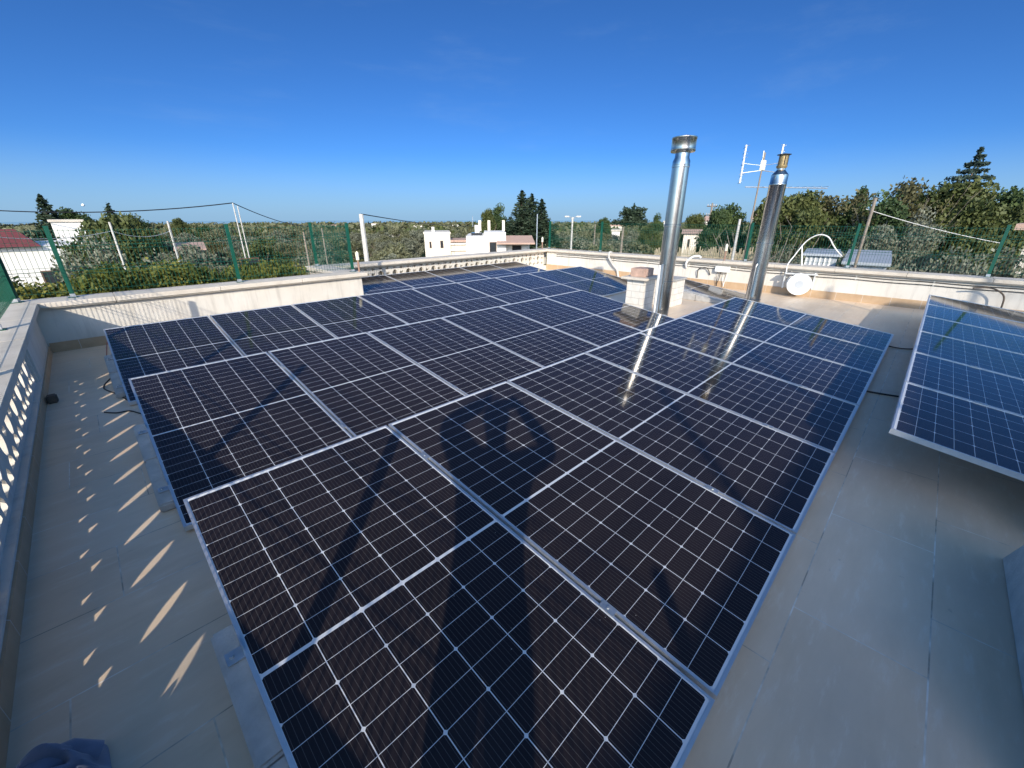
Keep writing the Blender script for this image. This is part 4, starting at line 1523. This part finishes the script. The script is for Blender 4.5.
put_tree('broadleaf_tree', 'rusty brown green tree left of the cypress tip', 838, 186, 34, BR, TD, 8.4, 1.3, None, .95)
put_tree('broadleaf_tree', 'dark tree filling the gap below the cypress', 862, 198, 36, DK[0], TD, 9.5, 2.9, None, .9)
put_tree('cypress_tree', 'narrow dark cypress tip above the tree line on the right', 866, 181, 38, CYP, CYT, 8, 0, None, .85)
put_tree('broadleaf_tree', 'dark green tree behind the grey pole with the rope', 888, 196, 31, DK[1], TD, 9.5, 4.0, None, .85)
put_tree('broadleaf_tree', 'tall half bare brownish tree left of the round green pine', 921, 172, 36, BR, TD, 8.4, 3.1, None, .72)
put_tree('broadleaf_tree', 'pale olive coloured bush tree in front of the half bare tree', 914, 190, 29, SV, TS, 5.4, 2.1, None, .62)
put_tree('broadleaf_tree', 'big rounded green pine below the cedar on the right', 956, 178, 35, GR[1], TD, 8.5, .9, None, .95)
put_tree('broadleaf_tree', 'deep green tree under the cedar, right of the big rounded pine', 985, 192, 33, GR[0], TD, 8.5, 3.4, None, .80)
put_tree('cedar_tree', 'tall layered blue green cedar against the sky at the right', 981, 150, 46, CED, T14, 14, .3, None, .80)
put_tree('broadleaf_tree', 'rounded dark tree at the right edge of the photo', 1010, 187, 38, DK[0], TD, 9.5, 5.0, None, .95)
put_tree('broadleaf_tree', 'dark tree beyond the right edge of the photo', 1050, 190, 36, DK[1], TD, 9.5, 1.0, None, .95)
put_tree('broadleaf_tree', 'green tree right of the slimmer flue, half hidden by it', 783, 196, 37, GR[1], TD, 8.5, 1.9, None, .85)
for (px, yt, D, w, lab) in ((916, 238, 15.5, .42, 'silvery olive bush overhanging the end of the grey canopy on the right'), (958, 229, 17, .62, 'silvery olive bush in the middle of the right fence'),
                            (986, 226, 19, .62, 'silvery olive bush just left of the last green post on the right'), (1012, 224, 20, .8, 'silvery olive bush at the right edge behind the last green post'),
                            (790, 232, 25, .6, 'grey green bush behind the hose loop'), (760, 240, 22, .8, 'grey green bush behind the base of the aerial mast'),
                            (845, 234, 26, .9, 'dull green bush behind the grey sheds')):
    put_tree('olive_bush', lab, px, yt, D, SV if px != 845 else OL[0], TS, 5.4 if px != 845 else 4.1, px * .1, 'bushes behind the right fence', w)


# bare twiggy shrub
def bare_shrub(loc, label, H, seed):
    rg_ = random.Random(seed)
    t = thing('bare_shrub', label, 'shrub', loc)
    m = MB()
    for k in range(26):
        a = rg_.uniform(0, 6.28); s = rg_.uniform(.3, 1.0) * H * .5
        p1 = Vector((s * .4 * math.cos(a), s * .4 * math.sin(a), H * .5)); p2 = Vector((s * math.cos(a), s * math.sin(a), H * rg_.uniform(.75, 1.0)))
        m.tube([(0, 0, -.2), p1, p2], [.035, .02, .006], 4)
        for q in range(5):
            e = p1.lerp(p2, rg_.random()); m.tube([e, e + Vector((rg_.uniform(-.4, .4), rg_.uniform(-.4, .4), rg_.uniform(.1, .5)))], [.008, .003], 3)
    m.build('branches', M['bark_pale'], t)


b_ = base(775, 20)
bare_shrub(b_, 'pale leafless shrub beside the slimmer flue beyond the fence', at(775, 222, 20).z - b_.z, 3)
b_ = base(905, 33)
bare_shrub(b_, 'leafless treetop twigs poking above the tree line on the right', at(905, 188, 33).z - b_.z, 5)


# ------------------------------------------------------------------ buildings
def px_box(px0, px1, ytop, D, depth, name, label, cat='house'):
    """a building whose front spans px0..px1 at distance D and whose top is at ytop; returns root, width, height (local x right, y away)"""
    a = at(px0, ytop, D); b = at(px1, ytop, D)
    top = (a.z + b.z) / 2
    gz = min(ground(a.x, a.y), ground(b.x, b.y)) - .3
    dx, dy = b.x - a.x, b.y - a.y
    w = math.hypot(dx, dy)
    t = thing(name, label, cat, (a.x, a.y, gz), (0, 0, math.atan2(dy, dx)))
    return t, w, top - gz


def window(root, x0, x1, z0, z1, frame='wood_shutter', y=-.0):
    m = MB()
    f = .06
    m.box(x0, x1, y - .05, y - .003, z0, z0 + f); m.box(x0, x1, y - .05, y - .003, z1 - f, z1)
    m.box(x0, x0 + f, y - .05, y - .003, z0 + f, z1 - f); m.box(x1 - f, x1, y - .05, y - .003, z0 + f, z1 - f)
    o = m.build('window', M[frame], root)
    MB().box(x0 + f, x1 - f, y - .03, y - .004, z0 + f, z1 - f).build('pane', M['dark_window'], o)


# long white building with red roof at the far left
t, w, h = px_box(-60, 78, 247, 30, 7, 'long_building', 'long low white building with a dark red sloping roof at the far left')
MB().box(0, w, 0, 7, 0, h).build('wall', M['house_white'], t)
m = MB()
zz = at(20, 229, 34).z - t.location.z
m.add([(-.3, -.3, h + .003), (w - 1.2, -.3, h + .003), (w - 1.8, 4.5, zz), (-.3, 4.5, zz), (-.3, 9.3, h + .003), (w - 1.2, 9.3, h + .003)], [(0, 1, 2, 3), (3, 2, 5, 4), (1, 5, 2), (0, 3, 4)])
m.build('roof', M['red_roof'], t)
for k in range(3):
    window(t, 2.5 + k * 4.2, 3.6 + k * 4.2, h - 2.3, h - 1.1)
t, w, h = px_box(50, 82, 222, 42, 6, 'white_house', 'plain white flat roofed block behind the dark red roof at the far left')
MB().box(0, w, 0, 6, 0, h).build('wall', M['house_white'], t)
MB().box(-.1, w + .1, -.1, 6.1, h + .001, h + .15).build('roof', M['coping'], t)
# low red tiled roofs in the field
for (x0, x1, yt, D, lab) in ((122, 140, 245, 48, 'low shed with a faded red tiled roof behind the first white post'), (176, 204, 246, 52, 'low long shed with a red tiled roof behind the second white post')):
    t, w, h = px_box(x0, x1, yt + 3, D, 4, 'tiled_shed', lab, 'shed')
    MB().box(0, w, 0, 4, 0, h).build('wall', M['house_cream'], t)
    m = MB(); m.add([(-.2, -.3, h), (w + .2, -.3, h), (w + .2, 4.3, h + .45), (-.2, 4.3, h + .45), (-.2, -.3, h - .12), (w + .2, -.3, h - .12), (w + .2, 4.3, h + .33), (-.2, 4.3, h + .33)], [(0, 1, 2, 3), (4, 7, 6, 5), (0, 4, 5, 1), (1, 5, 6, 2), (2, 6, 7, 3), (3, 7, 4, 0)])
    m.build('roof', M['terracotta'], t)
# long white building right of the concrete pole
t, w, h = px_box(380, 400, 236, 105, 6, 'white_farmhouse', 'small long white farmhouse in the grove right of the concrete pole')
MB().box(0, w, 0, 6, 0, h).build('wall', M['house_white'], t)
MB().box(-.1, w + .1, -.1, 6.1, h + .001, h + .2).build('roof', M['coping'], t)
# cream block house
t, w, h = px_box(424, 450, 234, 56, 8, 'cream_house', 'cream two storey flat roofed house left of the white house')
MB().box(0, w, 0, 8, 0, h).build('wall', M['house_cream'], t)
MB().box(-.08, w + .08, -.08, 8.08, h + .001, h + .22).build('roof', M['house_cream'], t)
window(t, w * .60, w * .72, h - 1.7, h - .8)
window(t, w * .18, w * .26, h - 1.7, h - .9)
MB().box(w * .3, w * .4, 2, 2.4, h + .22, h + .8).build('chimney', M['house_white'], t)
m = MB(); m.box(w + .002, w + 2.6, .4, 6, 0, h - 1.0)
m.build('side_wing', M['house_cream'], t)
m = MB()
for k in range(4):
    m.box(w + .01, w + 2.9, .1, .39, h - 1.3 - k * .75, h - 1.12 - k * .75)
m.build('balcony_slab', M['house_white'], t)
MB().box(w + .01, w + 3.0, .0, 6.2, h - .999, h - .75).build('tiled_roof', M['terracotta'], t)
# white house with terracotta canopy
t, w, h = px_box(466, 506, 236, 46, 8, 'white_house', 'white flat roofed house with a terracotta tiled porch in front of the spruces')
MB().box(0, w, 0, 8, 0, h).build('wall', M['house_white'], t)
MB().box(w * .45, w, .5, 7, h + .001, h + .35).build('roof', M['house_white'], t)
MB().box(w * .12, w * .4, 1.5, 4, h + .001, h + .25).build('roof_hatch', M['dark_window'], t)
MB().box(w * .2, w * .32, 4.2, 5, h + .001, h + 1.0).build('chimney', M['house_white'], t)
window(t, w * .58, w * .76, h - 1.7, h - .6)
m = MB(); m.box(w + .003, w + 2.6, .8, 7, 0, h - .9)
m.build('porch_wall', M['house_white'], t)
m = MB()
m.add([(w - 1.0, -.9, h - .65), (w + 3.0, -.9, h - .65), (w + 3.0, 2.5, h - .05), (w - 1.0, 2.5, h - .05), (w - 1.0, -.9, h - .8), (w + 3.0, -.9, h - .8), (w + 3.0, 2.5, h - .2), (w - 1.0, 2.5, h - .2)], [(0, 1, 2, 3), (4, 7, 6, 5), (0, 4, 5, 1), (1, 5, 6, 2), (2, 6, 7, 3), (3, 7, 4, 0)])
m.build('porch_roof', M['terracotta'], t)
window(t, w + .7, w + 1.7, h - 2.8, h - 1.0, y=.8)
for k, f in enumerate((.30, .55, .95)):
    MB().box(w * f, w * f + .3, 5, 5.3, h + .36, h + 1.5).build('vent_stack', M['house_cream'], t)
# scattered far houses
for (x0, x1, yt, D, mt_, lab) in ((368, 376, 224, 260, 'house_white', 'tiny far white house near the skyline just right of the concrete pole'), (325, 336, 226, 150, 'house_cream', 'small cream house under a dark tree on the skyline'),
                                  (412, 422, 226, 240, 'house_white', 'tiny white house on the skyline left of the cream house'), (450, 462, 225, 250, 'house_white', 'tiny white house on the skyline above the cream house'),
                                  (611, 622, 226, 120, 'house_cream', 'pale far house left of the flat pine with a dark roof'), (612, 620, 231, 95, 'house_white', 'small white wall in the grove left of the flat pine'),
                                  (664, 668, 222, 130, 'house_white', 'far white house showing just left of the larger flue')):
    t, w, h = px_box(x0, x1, yt, D, 6, 'far_house', lab)
    MB().box(0, w, 0, 6, 0, h).build('wall', M[mt_], t)
    MB().box(-.2, w + .2, -.2, 6.2, h + .001, h + .3).build('roof', M['coping' if mt_ == 'house_white' else 'terracotta'], t)
for (x0, x1, yt, yr, D, lab) in ((753, 775, 219, 211, 62, 'orange roofed pale house between the aerial mast and the slimmer flue'), (705, 716, 221, 216, 95, 'pale house with a reddish roof behind the power pole'),
                                 (684, 700, 234, 230, 58, 'low red roofed house right of the larger flue')):
    t, w, h = px_box(x0, x1, yt, D, 6, 'tiled_house', lab)
    rr = max(.5, at(x0, yr, D).z - at(x0, yt, D).z)
    MB().box(0, w, 0, 6, 0, h).build('wall', M['house_cream'], t)
    m = MB(); m.add([(-.3, -.3, h + .002), (w + .3, -.3, h + .002), (w + .3, 3, h + rr), (-.3, 3, h + rr), (w + .3, 6.3, h + .002), (-.3, 6.3, h + .002)], [(0, 1, 2, 3), (3, 2, 4, 5), (1, 4, 2), (0, 3, 5)])
    m.build('roof', M['terracotta'], t)
    window(t, w * .3, w * .45, h - 1.6, h - .6)
# grey sheds behind the right fence
t, w, h = px_box(806, 838, 256, 19, 3, 'corrugated_shed', 'grey corrugated metal shed just right of the hose loop', 'shed')
MB().box(0, w, 0, 3, 0, h).build('body', M['grey_metal'], t)
m = MB()
for k in range(int(w / .14)):
    m.box(k * .14, k * .14 + .06, -.03, -.003, 0, h)
m.build('corrugation', M['pvc'], t)
MB().box(-.1, w + .1, -.15, 3.1, h + .001, h + .08).build('roof', M['grey_metal'], t)
t, w, h = px_box(842, 892, 262, 18.5, 3, 'metal_canopy', 'long grey metal canopy roof behind the green post on the right', 'canopy')
m = MB(); m.add([(0, -.2, h), (w, -.2, h), (w, 3, h + .22), (0, 3, h + .22), (0, -.2, h - .1), (w, -.2, h - .1), (w, 3, h + .12), (0, 3, h + .12)], [(0, 1, 2, 3), (4, 7, 6, 5), (0, 4, 5, 1), (1, 5, 6, 2), (2, 6, 7, 3), (3, 7, 4, 0)])
m.build('roof', M['grey_metal'], t)
MB().box(.2, w - .2, 0, .06, h - .9, h - .101).build('front_panel', M['pvc'], t)
for xx in (.1, w * .5, w - .2):
    MB().box(xx, xx + .12, .07, .19, 0, h - .11).build('leg', M['galv'], t)
t, w, h = px_box(1021, 1060, 224, 24, 4, 'tiled_shed', 'edge of a red tiled roof at the right edge of the photo', 'shed')
MB().box(.3, w, 0, 4, 0, h - .202).build('wall', M['house_cream'], t)
MB().box(-.1, w, -.2, 4, h - .2, h).build('roof', M['terracotta'], t)
# dry stone wall behind the right parapet
t, w, h = px_box(655, 770, 248, 22, .3, 'reed_fence', 'low tan reed fence beyond the right parapet between the flues', 'fence')
m = MB(); rr_ = random.Random(3)
k_ = 0
while k_ < w:
    m.box(k_, k_ + .035, .0, .03, 0, h + rr_.uniform(-.25, .08)); k_ += .05
m.build('reeds', M['reed'], t)


# ------------------------------------------------------------------ poles and wires
def pole(px, ytop, D, r, mat, label, name='pole', ybase=None, cross=0, lamp=False, group=None):
    b = base(px, D)
    top = at(px, ytop, D).z
    t = thing(name, label, 'pole' if name != 'street_lamp' else 'street lamp', (b.x, b.y, b.z), (0, 0, YAW - math.pi / 2), group)
    H = top - b.z
    MB().tube([(0, 0, -.3), (0, 0, H)], [r, r * .75], 8).build('shaft', M[mat], t, smooth=True)
    for k in range(cross):
        z_ = H - .3 - k * .7
        MB().box(-.42, .42, -.05, .05, z_, z_ + .08).build('crossarm', M['bark'], t)
        m = MB()
        for xx in (-.36, -.16, .16, .36):
            m.cyl((xx, 0, z_ + .08), (xx, 0, z_ + .20), .03, n=6)
        m.build('insulator', M['pole_concrete'], t)
    if lamp:
        for s in (-1, 1):
            m = MB(); m.tube([(0, 0, H - .3), (s * .2, 0, H), (s * .35, 0, H + .03)], .035, 6); m.build('arm', M['galv'], t)
            m = MB(); m.box(s * .52 - .20, s * .52 + .20, -.12, .12, H - .02, H + .10); m.build('lamp_head', M['pole_concrete'], t, bevel=.02)
    return Vector((b.x, b.y, top))


pole(112, 222, 12.6, .027, 'pole_concrete', 'slim white post beyond the hedge, left of the two', 'field_post', group='white field posts')
pole(170, 221, 12.6, .027, 'pole_concrete', 'slim white post beyond the hedge, right of the two', 'field_post', group='white field posts')
ta = pole(239, 203, 34, .045, 'pole_concrete', 'thin grey twin mast carrying the overhead cable, left leg', 'cable_mast', group='legs of the twin cable mast')
pole(243, 206, 34, .04, 'pole_concrete', 'thin grey twin mast carrying the overhead cable, right leg', 'cable_mast', group='legs of the twin cable mast')
tb = pole(363, 214, 25, .16, 'pole_concrete', 'thick pale concrete pole rising behind the corner of the green fence', 'concrete_pole', cross=0)
pole(322, 228, 26, .05, 'bark_pale', 'thin pale pole behind the mesh between the two corner posts', 'concrete_pole')
pole(303, 232, 22, .045, 'bark_pale', 'thin pale pole just left of the first corner post', 'concrete_pole')
pole(449, 232, 75, .06, 'pole_concrete', 'thin mast standing in the grove in front of the farmhouse', 'thin_mast')
pole(473, 216, 160, .12, 'galv', 'faint lattice mast on the skyline left of the dark tree', 'thin_mast')
pole(537, 214, 38, .06, 'galv', 'thin grey pole in front of the three spruces', 'thin_mast')
pole(572, 217, 40, .11, 'pole_concrete', 'grey street lamp with two heads above the far parapet corner', 'street_lamp', lamp=True)
pole(595, 224, 44, .07, 'bark_pale', 'thin wooden pole left of the green post near the street lamp', 'wooden_pole')
pole(623, 227, 30, .09, 'bark_pale', 'brownish wooden pole left of the larger flue', 'wooden_pole')
tc_ = pole(708, 203, 42, .10, 'bark_pale', 'wooden power pole with crossarms between the flues', 'power_pole', cross=3)
pole(738, 219, 17, .055, 'pole_concrete', 'leaning-looking pale pole left of the aerial mast', 'concrete_pole')
td = pole(866, 198, 13.5, .042, 'bark_pale', 'grey pole rising from the right fence with a rope tied to it', 'rope_pole')
pole(1019, 172, 120, .25, 'galv', 'faint far crane mast at the right edge of the sky', 'crane_mast')
def wire(p, q, sag, r, label, mat='black_rubber', group='overhead wires'):
    p = Vector(p); q = Vector(q)
    pts = [p.lerp(q, k / 16) - Vector((0, 0, 4 * sag * (k / 16) * (1 - k / 16))) for k in range(17)]
    o = MB().tube(pts, r, 4).build('overhead_wire', M[mat])
    tag(o, label, 'wire', group)


wire(at(-70, 206, 44), ta, .45, .03, 'overhead cable running from the left edge of the photo to the twin mast')
wire(ta, at(310, 226, 60), .4, .03, 'overhead cable dropping from the twin mast to the right')
wire(at(-70, 221, 50), at(34, 224, 58), .2, .03, 'short lower cable at the left edge of the photo')
wire(tb, at(480, 224, 90), .5, .025, 'thin cable running right from the concrete pole')
wire(at(112, 231, 12.6), at(170, 231, 12.6), .12, .006, 'thin wire strung between the two white posts', 'galv')
wire(at(-30, 234, 12.6), at(112, 231, 12.6), .12, .006, 'thin wire strung left from the first white post', 'galv')
wire(at(866, 209, 13.5), at(1000, 243, 16), .05, .007, 'pale rope sloping down right from the grey pole', 'pvc')

# the moon over the left-hand trees
bpy_m = bmesh.new()
bmesh.ops.create_uvsphere(bpy_m, u_segments=24, v_segments=16, radius=5.6)
me = bpy.data.meshes.new('moon'); bpy_m.to_mesh(me); bpy_m.free()
me.materials.append(M['moon'])
me.polygons.foreach_set('use_smooth', [True] * len(me.polygons))
o = link('moon', me, None, at(83, 205, 2600))
tag(o, 'tiny pale moon in the sky above the far left trees', 'moon')
